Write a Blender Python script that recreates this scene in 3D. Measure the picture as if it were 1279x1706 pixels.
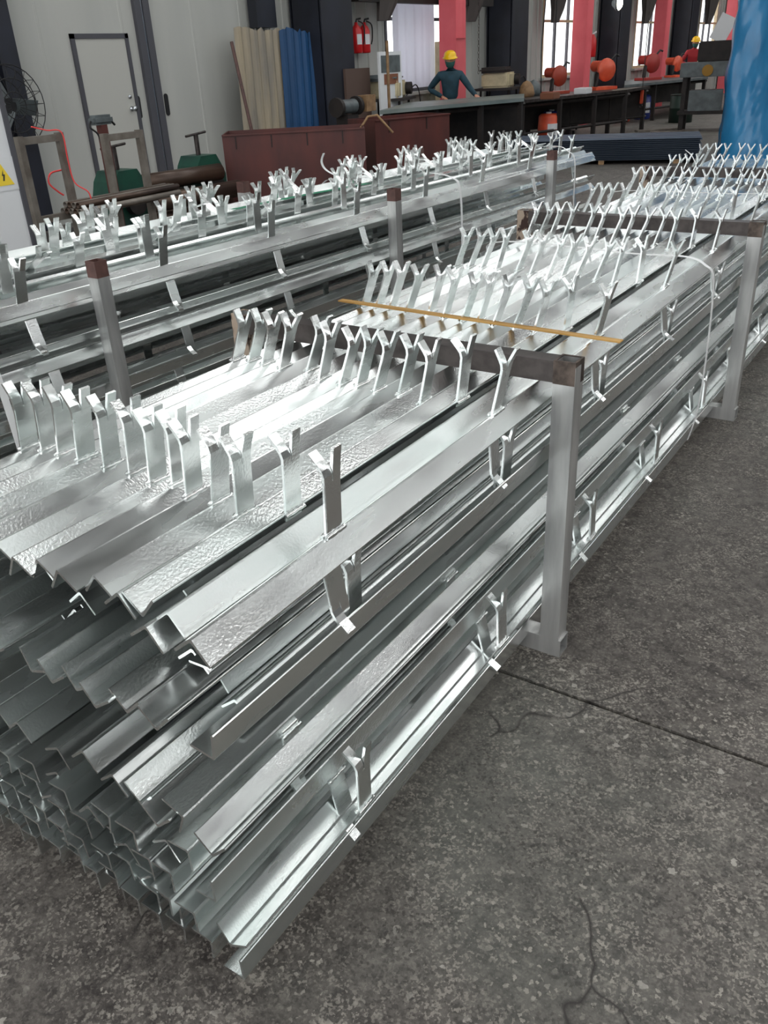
import bpy, bmesh, math, random
from mathutils import Vector, Matrix
random.seed(7)
R = math.radians
sc = bpy.context.scene
for o in list(bpy.data.objects): bpy.data.objects.remove(o)
COL = sc.collection

def lin(c):
    return tuple((v/255/12.92 if v/255 <= .04045 else ((v/255+.055)/1.055)**2.4) for v in c[:3]) + (1,)

# ------------------------------------------------------------------ camera
cam = bpy.data.cameras.new('camera'); co = bpy.data.objects.new('camera', cam); COL.objects.link(co)
right = Vector((0.83397346, 0.54991511, -0.04562495)); down = Vector((0.22600847, -0.41583949, -0.88090731)); fwd = Vector((-0.50339690, 0.72434169, -0.47108458))
M = Matrix((right, -down, -fwd)).transposed().to_4x4(); M.translation = Vector((0.75188, -1.84835, 1.5))
co.matrix_world = M
cam.sensor_fit = 'VERTICAL'; cam.sensor_height = 24; cam.lens = 1405.69*24/1706; cam.clip_start = .05; cam.clip_end = 200
sc.camera = co
# ------------------------------------------------------------------ world (overcast sky seen through windows, skylights and the open end)
w = bpy.data.worlds.new('overcast'); sc.world = w; w.use_nodes = True
bg = w.node_tree.nodes['Background']; bg.inputs[0].default_value = (.97, .985, 1, 1); bg.inputs[1].default_value = 1.5
sc.view_settings.view_transform = 'Standard'; sc.view_settings.look = 'None'
sc.view_settings.gamma = 1; sc.view_settings.exposure = 0.68; sc.view_settings.use_curve_mapping = False
SKYL = 3.0          # strength of the daylit translucent roof panels

# ------------------------------------------------------------------ materials
def nt(name):
    m = bpy.data.materials.new(name); m.use_nodes = True
    return m, m.node_tree.nodes, m.node_tree.links, m.node_tree.nodes['Principled BSDF']
def mat(name, c, rough=.6, metal=0, c2=None, scale=8, bump=0, bscale=None, stretch=(1,1,1), spec=None, detail=5, lo=.35, hi=.65):
    m, N, L, b = nt(name)
    b.inputs['Base Color'].default_value = lin(c); b.inputs['Roughness'].default_value = rough; b.inputs['Metallic'].default_value = metal
    if spec is not None: b.inputs['Specular IOR Level'].default_value = spec
    if c2 or bump:
        tc = N.new('ShaderNodeTexCoord'); mp = N.new('ShaderNodeMapping'); mp.inputs['Scale'].default_value = stretch
        L.new(tc.outputs['Object'], mp.inputs[0])
    if c2:
        n = N.new('ShaderNodeTexNoise'); n.inputs['Scale'].default_value = scale; n.inputs['Detail'].default_value = detail; L.new(mp.outputs[0], n.inputs['Vector'])
        r = N.new('ShaderNodeValToRGB'); r.color_ramp.elements[0].position = lo; r.color_ramp.elements[1].position = hi
        r.color_ramp.elements[0].color = lin(c); r.color_ramp.elements[1].color = lin(c2); L.new(n.outputs[0], r.inputs[0]); L.new(r.outputs[0], b.inputs['Base Color'])
    if bump:
        n2 = N.new('ShaderNodeTexNoise'); n2.inputs['Scale'].default_value = bscale or scale; n2.inputs['Detail'].default_value = 4; L.new(mp.outputs[0], n2.inputs['Vector'])
        bp = N.new('ShaderNodeBump'); bp.inputs['Strength'].default_value = bump; bp.inputs['Distance'].default_value = .01; L.new(n2.outputs[0], bp.inputs['Height']); L.new(bp.outputs[0], b.inputs['Normal'])
    return m
def emis(name, c, s):
    m, N, L, b = nt(name); b.inputs['Base Color'].default_value = lin(c); b.inputs['Emission Color'].default_value = lin(c); b.inputs['Emission Strength'].default_value = s
    return m
def zinc(name, base=(.90, .915, .91), r0=.17, r1=.36, tint=(.74, .80, .785)):
    m, N, L, b = nt(name); b.inputs['Metallic'].default_value = 1
    tc = N.new('ShaderNodeTexCoord'); oi = N.new('ShaderNodeObjectInfo')
    add = N.new('ShaderNodeVectorMath'); add.operation = 'ADD'; sc_ = N.new('ShaderNodeVectorMath'); sc_.operation = 'SCALE'; sc_.inputs['Scale'].default_value = 7
    cb = N.new('ShaderNodeCombineXYZ')
    for i in range(3): L.new(oi.outputs['Random'], cb.inputs[i])
    L.new(cb.outputs[0], sc_.inputs[0]); L.new(tc.outputs['Object'], add.inputs[0]); L.new(sc_.outputs[0], add.inputs[1])
    mp = N.new('ShaderNodeMapping'); mp.inputs['Scale'].default_value = (1, .22, 1); L.new(add.outputs[0], mp.inputs[0])
    n = N.new('ShaderNodeTexNoise'); n.inputs['Scale'].default_value = 9; n.inputs['Detail'].default_value = 4; n.inputs['Roughness'].default_value = .55; L.new(mp.outputs[0], n.inputs['Vector'])
    n2 = N.new('ShaderNodeTexNoise'); n2.inputs['Scale'].default_value = 190; n2.inputs['Detail'].default_value = 3; L.new(add.outputs[0], n2.inputs['Vector'])
    r = N.new('ShaderNodeValToRGB'); e = r.color_ramp.elements; e[0].position = .34; e[1].position = .62; e[0].color = tint+(1,); e[1].color = base+(1,)
    L.new(n.outputs[0], r.inputs[0])
    # per-bar tone: some pieces came out of the bath duller than others
    mr = N.new('ShaderNodeMapRange'); mr.inputs['To Min'].default_value = .80; mr.inputs['To Max'].default_value = 1.06; L.new(oi.outputs['Random'], mr.inputs[0])
    mx = N.new('ShaderNodeVectorMath'); mx.operation = 'SCALE'; L.new(r.outputs[0], mx.inputs[0]); L.new(mr.outputs[0], mx.inputs['Scale']); L.new(mx.outputs[0], b.inputs['Base Color'])
    rr = N.new('ShaderNodeMapRange'); rr.inputs['From Min'].default_value = .3; rr.inputs['From Max'].default_value = .7; rr.inputs['To Min'].default_value = r1; rr.inputs['To Max'].default_value = r0
    L.new(n.outputs[0], rr.inputs[0]); L.new(rr.outputs[0], b.inputs['Roughness'])
    bp = N.new('ShaderNodeBump'); bp.inputs['Distance'].default_value = .002; L.new(n2.outputs[0], bp.inputs['Height'])
    n3 = N.new('ShaderNodeTexNoise'); n3.inputs['Scale'].default_value = 2.2; n3.inputs['Detail'].default_value = 2; L.new(add.outputs[0], n3.inputs['Vector'])
    ms = N.new('ShaderNodeMapRange'); ms.inputs['From Min'].default_value = .42; ms.inputs['From Max'].default_value = .62; ms.inputs['To Min'].default_value = .03; ms.inputs['To Max'].default_value = .30; L.new(n3.outputs[0], ms.inputs[0]); L.new(ms.outputs[0], bp.inputs['Strength'])
    bp2 = N.new('ShaderNodeBump'); bp2.inputs['Strength'].default_value = .10; bp2.inputs['Distance'].default_value = .02; L.new(n3.outputs[0], bp2.inputs['Height']); L.new(bp.outputs[0], bp2.inputs['Normal'])
    L.new(bp2.outputs[0], b.inputs['Normal'])
    return m
ZN = zinc('hot_dip_zinc'); ZT = zinc('hot_dip_zinc_tab', (.93, .94, .935), .16, .32, (.80, .85, .835))
TUBE = mat('mill_steel_tube', (150,150,149), .38, .7, (200,200,198), 14, .1, 60, (1,1,.15))
RAW = mat('dark_raw_steel', (52,48,47), .45, .75, (80,74,72), 18, .05, 50)
BURNT = mat('burnt_weld_steel', (34,27,25), .6, .5, (104,92,84), 22, .1, 80)
TANB = mat('scorched_tan_steel', (158,142,126), .6, .3, (52,32,26), 34, .1, 80, (1,1,.5), None, 5, .5, .56)
CAPM = mat('brown_primer', (74,50,46), .55, .1, (92,64,58), 30)
HOLE = mat('tube_inside_dark', (14,12,12), .9)
STRAP = mat('white_strap_plastic', (222,224,224), .4)
GREENTAPE = mat('green_tape', (30,130,95), .4)
BAMBOO = mat('bamboo_strip', (150,112,52), .55, 0, (186,146,80), 30, .1, 90, (.1,1,1))
WALLM = mat('white_wall_panel', (176,177,172), .55, 0, (160,162,158), 1.3, 0, None, (1,1,.12))
BLACKP = mat('black_blue_steel_paint', (36,39,50), .45, .1, (28,30,38), 3)
ALU = mat('bare_aluminium', (190,195,200), .3, 1)
DOORM = mat('door_panel_white', (178,178,172), .5)
FRAME = mat('dark_grey_frame', (72,72,78), .5)
BLUES = mat('blue_coated_sheet', (26,58,92), .45, 0, (30,74,118), 2, 0, None, (1,1,.2))
BEIGES = mat('weathered_sheet', (160,148,126), .6, 0, (128,122,112), 3, .1, 30, (2,2,.3))
RUST = mat('red_brown_primer_plate', (92,44,38), .5, .1, (66,34,32), 3.2, .08, 20, (1,1,.35))
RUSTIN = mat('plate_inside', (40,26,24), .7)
GREENM = mat('machine_green', (18,74,58), .45, .1, (14,54,46), 6)
BROWNP = mat('oily_brown_pipe', (92,74,62), .35, .5, (60,48,42), 9, 0, None, (1,.2,1))
GALP = mat('dull_pipe', (132,126,118), .45, .3, (104,96,88), 9)
REDP = mat('hazy_red_paint', (224,104,112), .5, 0, (212,90,98), 2)  # red paint lightened to pink: haze from the windows put into the colour
REDX = mat('extinguisher_red', (190,26,30), .3)
ORANGE = mat('orange_machine_paint', (224,96,62), .4, 0, (200,74,48), 8)
BEIGEM = mat('beige_machine_paint', (196,184,150), .45, 0, (172,160,130), 8)
GREYM = mat('grey_machine_paint', (96,104,106), .45, .1, (76,82,84), 8)
TABLEM = mat('worn_table_top', (118,128,124), .38, .4, (150,158,154), 3, 0, None, (1,.3,1))
DARKM = mat('grimy_dark_steel', (30,27,27), .6, .3, (44,38,36), 7)
TARP = mat('blue_tarpaulin', (36,112,160), .24, 0, (54,134,184), 2.5, .8, 3.2, (1.4,1.4,.6))
SHEETB = mat('blue_grey_profile_sheet', (62,72,88), .4, .35, (80,90,104), 5, 0, None, (.3,1,1))
WOOD = mat('pale_timber', (150,120,86), .7, 0, (120,92,64), 12)
CARD = mat('brown_cardboard', (124,78,56), .8)
BLACKR = mat('black_rubber', (18,18,20), .6)
YEL = mat('yellow_helmet_plastic', (240,190,10), .3)
SKIN = mat('skin', (186,132,108), .55)
TEAL = mat('teal_workwear', (30,58,70), .8, 0, (38,70,84), 10, .2, 20)
MASK = mat('green_face_mask', (44,90,84), .8)
TROUS = mat('dark_work_trousers', (48,42,44), .85)
REDW = mat('red_workwear', (160,40,46), .8)
WIRE = mat('red_air_hose', (235,70,70), .4)
FILM = mat('white_plastic_film', (214,216,222), .35, 0, (196,198,206), 2, .5, 3, (1,1,.4))
PAPER = mat('white_paint_panel', (214,216,218), .45)
SIGNY = mat('sign_yellow', (236,206,60), .5)
SIGNK = mat('sign_print_black', (40,40,44), .6)
SIGNR = mat('sign_print_red', (205,60,80), .5)
CEILM = mat('grey_roof_sheet', (138,140,140), .6)
BLUEB = mat('blue_bin_plastic', (40,56,130), .4)
WHITELAMP = emis('lamp_lens', (255,250,220), 14)
SKYM = emis('translucent_roof_panel', (250,251,250), SKYL)
def glassmat():
    m, N, L, b = nt('window_glass'); N.remove(b)
    t = N.new('ShaderNodeBsdfTransparent'); g = N.new('ShaderNodeBsdfGlossy'); g.inputs['Roughness'].default_value = .05; x = N.new('ShaderNodeMixShader'); x.inputs[0].default_value = .08
    L.new(t.outputs[0], x.inputs[1]); L.new(g.outputs[0], x.inputs[2]); L.new(x.outputs[0], N['Material Output'].inputs[0]); return m
GLASS = glassmat()
def floormat():
    m, N, L, b = nt('worn_concrete'); tc = N.new('ShaderNodeTexCoord')
    def noise(s, d, rgh=.6):
        n = N.new('ShaderNodeTexNoise'); n.inputs['Scale'].default_value = s; n.inputs['Detail'].default_value = d; n.inputs['Roughness'].default_value = rgh; L.new(tc.outputs['Object'], n.inputs['Vector']); return n
    def ramp(src, a, b_, ca, cb):
        r = N.new('ShaderNodeValToRGB'); r.color_ramp.elements[0].position = a; r.color_ramp.elements[1].position = b_; r.color_ramp.elements[0].color = ca; r.color_ramp.elements[1].color = cb; L.new(src, r.inputs[0]); return r
    def mix(f, a, b_, mode='MIX'):
        x = N.new('ShaderNodeMix'); x.data_type = 'RGBA'; x.blend_type = mode
        if isinstance(f, float): x.inputs[0].default_value = f
        else: L.new(f, x.inputs[0])
        L.new(a, x.inputs[6])
        if isinstance(b_, tuple): x.inputs[7].default_value = b_
        else: L.new(b_, x.inputs[7])
        return x.outputs[2]
    big = ramp(noise(1.1, 5).outputs[0], .34, .66, lin((46,40,37)), lin((90,86,81)))
    mid = ramp(noise(22, 9, .8).outputs[0], .40, .62, lin((34,29,27)), lin((108,103,97)))
    c = mix(.6, big.outputs[0], mid.outputs[0])
    gr = ramp(noise(.7, 3).outputs[0], .52, .72, (0,0,0,1), (.35,.35,.35,1)); c = mix(gr.outputs[0], c, lin((100,108,101)))
    # angular aggregate flecks
    def flecks(scale, lo, strength, col, gs, ga, gb):
        global_c = c
        wn = noise(scale*.8, 3); ad = N.new('ShaderNodeVectorMath'); ad.operation = 'MULTIPLY_ADD'; ad.inputs[1].default_value = (1.6/scale,)*3; L.new(wn.outputs[1], ad.inputs[0]); L.new(tc.outputs['Object'], ad.inputs[2])
        v = N.new('ShaderNodeTexVoronoi'); v.inputs['Scale'].default_value = scale; L.new(ad.outputs[0], v.inputs['Vector'])
        sx = N.new('ShaderNodeSeparateColor'); L.new(v.outputs['Color'], sx.inputs[0])
        r = ramp(sx.outputs[0], lo, lo+.04, (0,0,0,1), (strength,)*3+(1,)); g = ramp(noise(gs, 5, .7).outputs[0], ga, gb, (.15,.15,.15,1), (1,1,1,1))
        m_ = N.new('ShaderNodeMath'); m_.operation = 'MULTIPLY'; L.new(r.outputs[0], m_.inputs[0]); L.new(g.outputs[0], m_.inputs[1])
        return mix(m_.outputs[0], global_c, lin(col))
    c = flecks(210, .72, .75, (138,132,124), 5, .42, .62)
    c = flecks(135, .88, .8, (150,145,136), 3, .45, .60)
    c = flecks(170, .78, .6, (34,29,27), 4, .40, .60)
    c = flecks(80, .955, .75, (160,156,148), 2.2, .50, .56)
    wv = noise(2.2, 3); add = N.new('ShaderNodeVectorMath'); add.operation = 'ADD'; L.new(tc.outputs['Object'], add.inputs[0]); sw = N.new('ShaderNodeVectorMath'); sw.operation = 'SCALE'; sw.inputs['Scale'].default_value = .45; L.new(wv.outputs[1], sw.inputs[0]); L.new(sw.outputs[0], add.inputs[1])
    cr = N.new('ShaderNodeTexVoronoi'); cr.feature = 'DISTANCE_TO_EDGE'; cr.inputs['Scale'].default_value = 1.15; L.new(add.outputs[0], cr.inputs['Vector'])
    ce = ramp(cr.outputs['Distance'], .0, .007, (1,1,1,1), (0,0,0,1)); cg = ramp(noise(2.7, 2).outputs[0], .48, .56, (0,0,0,1), (1,1,1,1))
    m3 = N.new('ShaderNodeMath'); m3.operation = 'MULTIPLY'; L.new(ce.outputs[0], m3.inputs[0]); L.new(cg.outputs[0], m3.inputs[1])
    c = mix(m3.outputs[0], c, lin((36,32,30)))
    L.new(c, b.inputs['Base Color'])
    rr = N.new('ShaderNodeMapRange'); rr.inputs['To Min'].default_value = .45; rr.inputs['To Max'].default_value = .8; L.new(noise(6, 5).outputs[0], rr.inputs[0]); L.new(rr.outputs[0], b.inputs['Roughness'])
    bp = N.new('ShaderNodeBump'); bp.inputs['Strength'].default_value = .35; bp.inputs['Distance'].default_value = .006; L.new(noise(60, 6).outputs[0], bp.inputs['Height']); L.new(bp.outputs[0], b.inputs['Normal'])
    return m
FLOORM = floormat()

# ------------------------------------------------------------------ mesh helpers
class MB:
    def __init__(s): s.v = []; s.f = []; s.sm = []
    def add(s, vs, fs, M=None, smooth=False):
        n = len(s.v); s.v += [tuple(M @ Vector(v)) if M else tuple(v) for v in vs]; s.f += [tuple(i+n for i in f) for f in fs]; s.sm += [smooth]*len(fs); return s
    def box(s, c, d, rot=None, M=None, bev=0):
        x, y, z = [k/2 for k in d]
        if bev:
            bm = bmesh.new(); bmesh.ops.create_cube(bm, size=1); bmesh.ops.scale(bm, vec=d, verts=bm.verts); bmesh.ops.bevel(bm, geom=bm.edges[:], offset=bev, segments=2, affect='EDGES')
            vs = [v.co.copy() for v in bm.verts]; bm.verts.index_update(); fs = [[v.index for v in f.verts] for f in bm.faces]; bm.free()
        else:
            vs = [Vector((a*x, b*y, e*z)) for a in (-1,1) for b in (-1,1) for e in (-1,1)]
            fs = [(0,1,3,2),(4,6,7,5),(0,4,5,1),(2,3,7,6),(0,2,6,4),(1,5,7,3)]
        T = Matrix.Translation(c) @ (rot.to_matrix().to_4x4() if rot is not None and hasattr(rot,'to_matrix') else (rot if rot is not None else Matrix.Identity(4)))
        if M: T = M @ T
        return s.add(vs, fs, T)
    def b2(s, a, b, bev=0): # box between corners
        return s.box([(a[i]+b[i])/2 for i in range(3)], [abs(b[i]-a[i]) for i in range(3)], bev=bev)
    def tube(s, pts, r, n=8, cap=True, smooth=True, radii=None):
        pts = [Vector(p) for p in pts]; rings = []
        for i, p in enumerate(pts):
            t = (pts[min(i+1, len(pts)-1)] - pts[max(i-1, 0)]).normalized(); a = Vector((0,0,1)) if abs(t.z) < .9 else Vector((1,0,0))
            u = t.cross(a).normalized(); v = u.cross(t); rr = radii[i] if radii else r
            rings.append([p + u*math.cos(2*math.pi*k/n)*rr - v*math.sin(2*math.pi*k/n)*rr for k in range(n)])
        vs = [q for g in rings for q in g]; fs = []
        for i in range(len(pts)-1):
            for k in range(n): fs.append((i*n+k, (i+1)*n+k, (i+1)*n+(k+1)%n, i*n+(k+1)%n))
        s.add(vs, fs, smooth=smooth)
        if cap: m = len(vs); s.add(rings[0], [tuple(range(n))]); s.add(rings[-1], [tuple(range(n))[::-1]])
        return s
    def lathe(s, prof, n=20, M=None):
        vs = [(r*math.cos(2*math.pi*k/n), r*math.sin(2*math.pi*k/n), z) for r, z in prof for k in range(n)]
        fs = [(i*n+k, i*n+(k+1)%n, (i+1)*n+(k+1)%n, (i+1)*n+k) for i in range(len(prof)-1) for k in range(n)]
        return s.add(vs, fs, M, True)
    def prism(s, poly, y0, y1, M=None, axis='Y', sections=1, wob=None):
        n = len(poly); vs = []
        for j in range(sections+1):
            y = y0+(y1-y0)*j/sections; ox, oz = wob(j/sections) if wob else (0, 0)
            for (a, b) in poly: vs.append((a+ox, y, b+oz) if axis == 'Y' else ((y, a, b) if axis == 'X' else (a, b, y)))
        fs = [(j*n+k, j*n+(k+1)%n, (j+1)*n+(k+1)%n, (j+1)*n+k) for j in range(sections) for k in range(n)]
        fs += [tuple(range(n))[::-1], tuple(range(sections*n, sections*n+n))]
        return s.add(vs, fs, M)
    def mesh(s, name, m):
        me = bpy.data.meshes.new(name); me.from_pydata([tuple(v) for v in s.v], [], s.f)
        for p, q in zip(me.polygons, s.sm): p.use_smooth = q
        bm = bmesh.new(); bm.from_mesh(me); bmesh.ops.recalc_face_normals(bm, faces=bm.faces); bm.to_mesh(bm and me); bm.free()
        if m: me.materials.append(m)
        return me
    def build(s, name, m, parent=None, **k): return put(name, s.mesh(name, m), parent, **k)
def put(name, me, parent=None, loc=None, rot=None, label=None, cat=None, group=None, kind=None):
    o = bpy.data.objects.new(name, me); COL.objects.link(o)
    if parent: o.parent = parent
    if loc is not None: o.location = loc
    if rot is not None: o.rotation_euler = rot
    return tag(o, label, cat, group, kind)
def tag(o, label=None, cat=None, group=None, kind=None):
    if label: o['label'] = label
    if cat: o['category'] = cat
    if group: o['group'] = group
    if kind: o['kind'] = kind
    return o
def empty(name, loc=(0,0,0), rz=0, label=None, cat=None, group=None, kind=None):
    return put(name, None, None, loc, (0,0,rz), label, cat, group, kind)
def struct(name, mb, m, parent=None, label=None):
    return mb.build(name, m, parent, kind=None if parent else 'structure', label=label)

ORD = ['first','second','third','fourth','fifth','sixth','seventh','eighth','ninth','tenth','eleventh','twelfth','thirteenth','fourteenth','fifteenth','sixteenth','seventeenth']

# ------------------------------------------------------------------ building shell
HX0, HX1, HY0, HY1, HZ = -8.0, 13.0, -9.0, 42.0, 7.5
fl = MB().b2((HX0-.5, HY0, -.25), (HX1+.5, HY1, -.03)); fl = struct('floor', fl, mat('sub_base', (30,26,24), .9))
ys = [HY0, -3.9, -.165, 5.8, 11.8, 17.8, 23.8, 29.8, HY1]
for i in range(len(ys)-1):
    for xa, xb in ((HX0-.3, -3.3), (-3.3, 5.2), (5.2, HX1+.3)):
        MB().b2((xa+.003, ys[i]+.006, -.05), (xb-.003, ys[i+1]-.006, 0)).build('floor_slab', FLOORM, fl)
# left wall in ribbed cladding, with window openings
wl = empty('wall_left', (0,0,0), kind='structure')
WIN = [(11.45, 13.6), (17.7, 19.9), (23.7, 25.8), (29.8, 31.9)]; WZ0, WZ1 = 1.0, 3.3
def clad(y0, y1, z0, z1, x=HX0, ribs=True):
    mb = MB(); prof = [(x-.08, y0)]; y = y0; ln = .30 if ribs else 1.15; dp = .018 if ribs else .006
    while y < y1-1e-6:
        e = min(y+ln, y1); prof.append((x, y)); 
        if e-y > .08: prof += [(x, e-.05), (x+dp, e-.04), (x+dp, e-.012), (x, e-.004)]
        y = e
    prof += [(x, y1), (x-.08, y1)]
    mb.prism([(a, b) for a, b in prof], z0, z1, axis='Z'); return mb
cuts = [HY0]+[c for a in WIN for c in a]+[HY1]
for i in range(0, len(cuts), 2):
    a, b = cuts[i], cuts[i+1]
    if a < 8: clad(a, 8.0, 0, HZ, ribs=False).build('wall_panel', WALLM, wl); a = 8.0
    clad(a, b, 0, HZ).build('wall_panel', WALLM, wl)
for a, b in WIN:
    clad(a, b, 0, WZ0).build('wall_panel', WALLM, wl); clad(a, b, WZ1, HZ).build('wall_panel', WALLM, wl)
for i, (a, b) in enumerate(WIN):
    wn = empty('window_%d' % (i+1), (HX0, a, WZ0), kind='structure'); W, H = b-a, WZ1-WZ0
    fr = MB()
    for y0, y1, z0, z1 in ((0,W,0,.06),(0,W,H-.06,H),(0,.06,.06,H-.06),(W-.06,W,.06,H-.06)): fr.b2((-.07,y0,z0),(.03,y1,z1))
    fr.build('window_frame', FRAME if i == 0 else BEIGEM, wn)
    n = 3
    for k in range(1, n):
        MB().b2((-.05, W*k/n-.022, .06), (.01, W*k/n+.022, H-.06)).build('mullion', FRAME, wn)
    MB().b2((-.05, .06, 1.08), (.012, W-.06, 1.13)).build('transom', FRAME if i == 0 else BEIGEM, wn)
    for k in range(n):
        MB().b2((-.032, W*k/n+.024, .07), (-.026, W*(k+1)/n-.024, H-.07)).build('pane', GLASS, wn)
    MB().b2((.0, -.06, -.05), (.12, W+.06, 0)).build('window_sill', WALLM, wn)
# far wall, right wall, roof with translucent strips; the near end stands open to the yard
struct('wall_far', MB().b2((HX0, HY1, 0), (HX1, HY1+.1, HZ)), mat('far_wall_grey', (70,70,72), .8))
wr = MB().b2((HX1, HY0, 0), (HX1+.1, HY1, 5.7)).b2((HX1, HY0, 6.7), (HX1+.1, HY1, HZ))
for k in range(9): wr.b2((HX1, HY0+6*k, 5.7), (HX1+.1, HY0+6*k+.7, 6.7))
struct('wall_right', wr, mat('right_wall_grey', (120,122,122), .8))
SK = [(-5.6,-3.9),(-1.5,-.2),(3.9,5.9),(10.6,12.4)]
ce = MB(); xs = [HX0]+[c for s in SK for c in s]+[HX1]
for i in range(0, len(xs), 2): ce.b2((xs[i], HY0, HZ), (xs[i+1], HY1, HZ+.1))
ce = struct('ceiling', ce, CEILM)
bars_y = [HY0]
for xa, xb in SK:
    for k in range(8):
        y0 = HY0 + .5 + 6.3*k
        if 3 < xa < 5: MB().b2((xa, y0, HZ), (xb, y0+6.3, HZ+.02)).build('skylight_panel', SKYM, ce); continue
        MB().b2((xa, y0, HZ), (xb, y0+3.9, HZ+.02)).build('skylight_panel', SKYM, ce)
        MB().b2((xa, y0+3.9, HZ), (xb, y0+6.3, HZ+.05)).build('roof_infill', CEILM, ce)
for k in range(8): MB().b2((HX0, -2.2+6*k, HZ-.5), (HX1, -2.0+6*k, HZ-.01)).build('roof_beam', DARKM, ce)
# columns every six metres along the left wall
for i, y in enumerate((8.98, 15.0, 20.95, 26.9, 32.9)):
    c = MB(); c.b2((-7.95, y, 0), (-7.93, y+.45, HZ)).b2((-7.42, y, 0), (-7.40, y+.45, HZ)).b2((-7.93, y+.2, 0), (-7.42, y+.24, HZ))
    c.b2((-7.9, y, 0), (-7.44, y+.015, HZ)); c.b2((-7.46, y+.45, .0), (-7.44, y+.80, HZ))
    struct('trim_%d' % (i+1), c, BLACKP)
c = MB().b2((-7.98, 4.12, 0), (-7.96, 4.33, HZ)).b2((-7.84, 4.12, 0), (-7.82, 4.33, HZ)).b2((-7.96, 4.21, 0), (-7.84, 4.24, HZ)); struct('trim_6', c, BLACKP)
c = MB().b2((-7.95, 8.1, 1.97), (-7.80, 8.5, HZ)); struct('trim_7', c, BLACKP)
struct('trim_8', MB().b2((-7.74, 10.2, 2.30), (-7.60, 14.6, 2.62)), DARKM)
# door in the wall and the long sliding leaf edge strips
d1 = empty('door_1', (HX0, 5.15, 0), kind='structure')
DF = MB(); 
for a, b in (((0,0,0),(.03,.05,1.92)), ((0,.77,0),(.03,.82,1.92)), ((0,0,1.87),(.03,.82,1.92))): DF.b2(a, b)
DF.build('door_frame', FRAME, d1); MB().b2((0,.05,0),(.018,.77,1.87)).build('door_leaf', DOORM, d1)
hd = MB().lathe([(0,0),(.028,0),(.028,.012),(.012,.016),(.012,.05),(.03,.055),(.03,.075),(0,.08)], 12, Matrix.Translation((.018,.70,1.13)) @ Matrix.Rotation(R(90),4,'Y')).build('door_handle', ALU, d1)
MB().lathe([(0,0),(.022,0),(.022,.014),(0,.016)], 12, Matrix.Translation((.018,.70,1.26)) @ Matrix.Rotation(R(90),4,'Y')).build('door_lock', ALU, d1)
d2 = empty('door_2', (HX0, 6.12, 0), kind='structure')
MB().b2((0,0,0),(.05,.10,HZ-.5)).build('leaf_edge', FRAME, d2); MB().b2((0,.104,0),(.035,.128,HZ-.5)).build('bright_strip', ALU, d2); MB().b2((0,.132,0),(.05,.23,HZ-.5)).build('leaf_edge', FRAME, d2)
for y in (-.14, .32):
    pr = [(y+.035*math.cos(a)*.9, 1.14+ (.09 if math.sin(a) > 0 else -.09) + .035*math.sin(a)) for a in [2*math.pi*k/16+.01 for k in range(16)]]
    MB().prism(pr, .0, .012, axis='X').build('recessed_pull', BLACKR, d2)

# ------------------------------------------------------------------ galvanised bars with fork tabs
LEG, TH = .052, .005
def l_poly(ang):
    u1 = Vector((math.cos(R(ang)), math.sin(R(ang)))); u2 = Vector((-u1.y, u1.x)); c = .0016
    P = [u1*.004, u1*(LEG-c), u1*LEG+u2*c, u1*LEG+u2*(TH-c), u1*(LEG-c)+u2*TH, u1*(TH+.003)+u2*TH, u1*TH+u2*(TH+.003), u2*(LEG-c)+u1*TH, u2*LEG+u1*(TH-c), u2*LEG+u1*c, u2*(LEG-c), u2*.004, (u1+u2)*.0012]
    return [(p.x, p.y) for p in P]
def tab_mesh(name, a_near, a_far, ht=.10, arm=.060, wd=.046, t=.006):
    """flat plate split at its top: the near half bends to -X, the far half to +X; origin at the weld"""
    mb = MB(); path = lambda s, a: [(0, 0)]+[None]
    def strip(y0, y1, ang, sgn, z0):
        n = 5; x, z = 0, z0; P = []; 
        for i in range(n+1):
            th = R(ang)*min(1, i/2.2); P.append((x, z, th)); st = arm/n; x += sgn*math.sin(th)*st; z += math.cos(th)*st
        vs = []
        for (x, z, th) in P:
            nx, nz = math.cos(th)*t/2, -sgn*math.sin(th)*t/2
            for y in (y0, y1): vs += [(x-nx, y, z-nz), (x+nx, y, z+nz)]
        fs = []
        for i in range(n):
            a, b = i*4, (i+1)*4
            fs += [(a,b,b+2,a+2),(a+1,a+3,b+3,b+1),(a,a+1,b+1,b),(a+2,b+2,b+3,a+3)]
        fs += [(0,2,3,1),(n*4,n*4+1,n*4+3,n*4+2)]
        mb.add(vs, fs)
    mb.box((0, 0, ht/2-.006), (t, wd, ht+.012), bev=.0012)
    strip(-wd/2, -.0008, a_near, -1, ht-.002); strip(.0008, wd/2, a_far, 1, ht-.002)
    return mb.mesh(name, ZT)
def weld_mesh(name, wd=.046):
    mb = MB(); rnd = random.Random(3)
    for sx in (-1, 1):
        pts = [(sx*.005, -wd/2-.004+(wd+.008)*k/8, .001+rnd.uniform(-.001,.001)) for k in range(9)]
        mb.tube(pts, .004, 6, radii=[.0035+rnd.uniform(-.0012,.0018) for _ in pts])
    return mb.mesh(name, ZT)
TABS = [tab_mesh('split_tab', 46, 6), tab_mesh('split_tab', 40, 11), tab_mesh('split_tab', 50, 9), tab_mesh('split_tab', 38, 16)]
WELD = weld_mesh('weld_bead')
BARCACHE = {}
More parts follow.
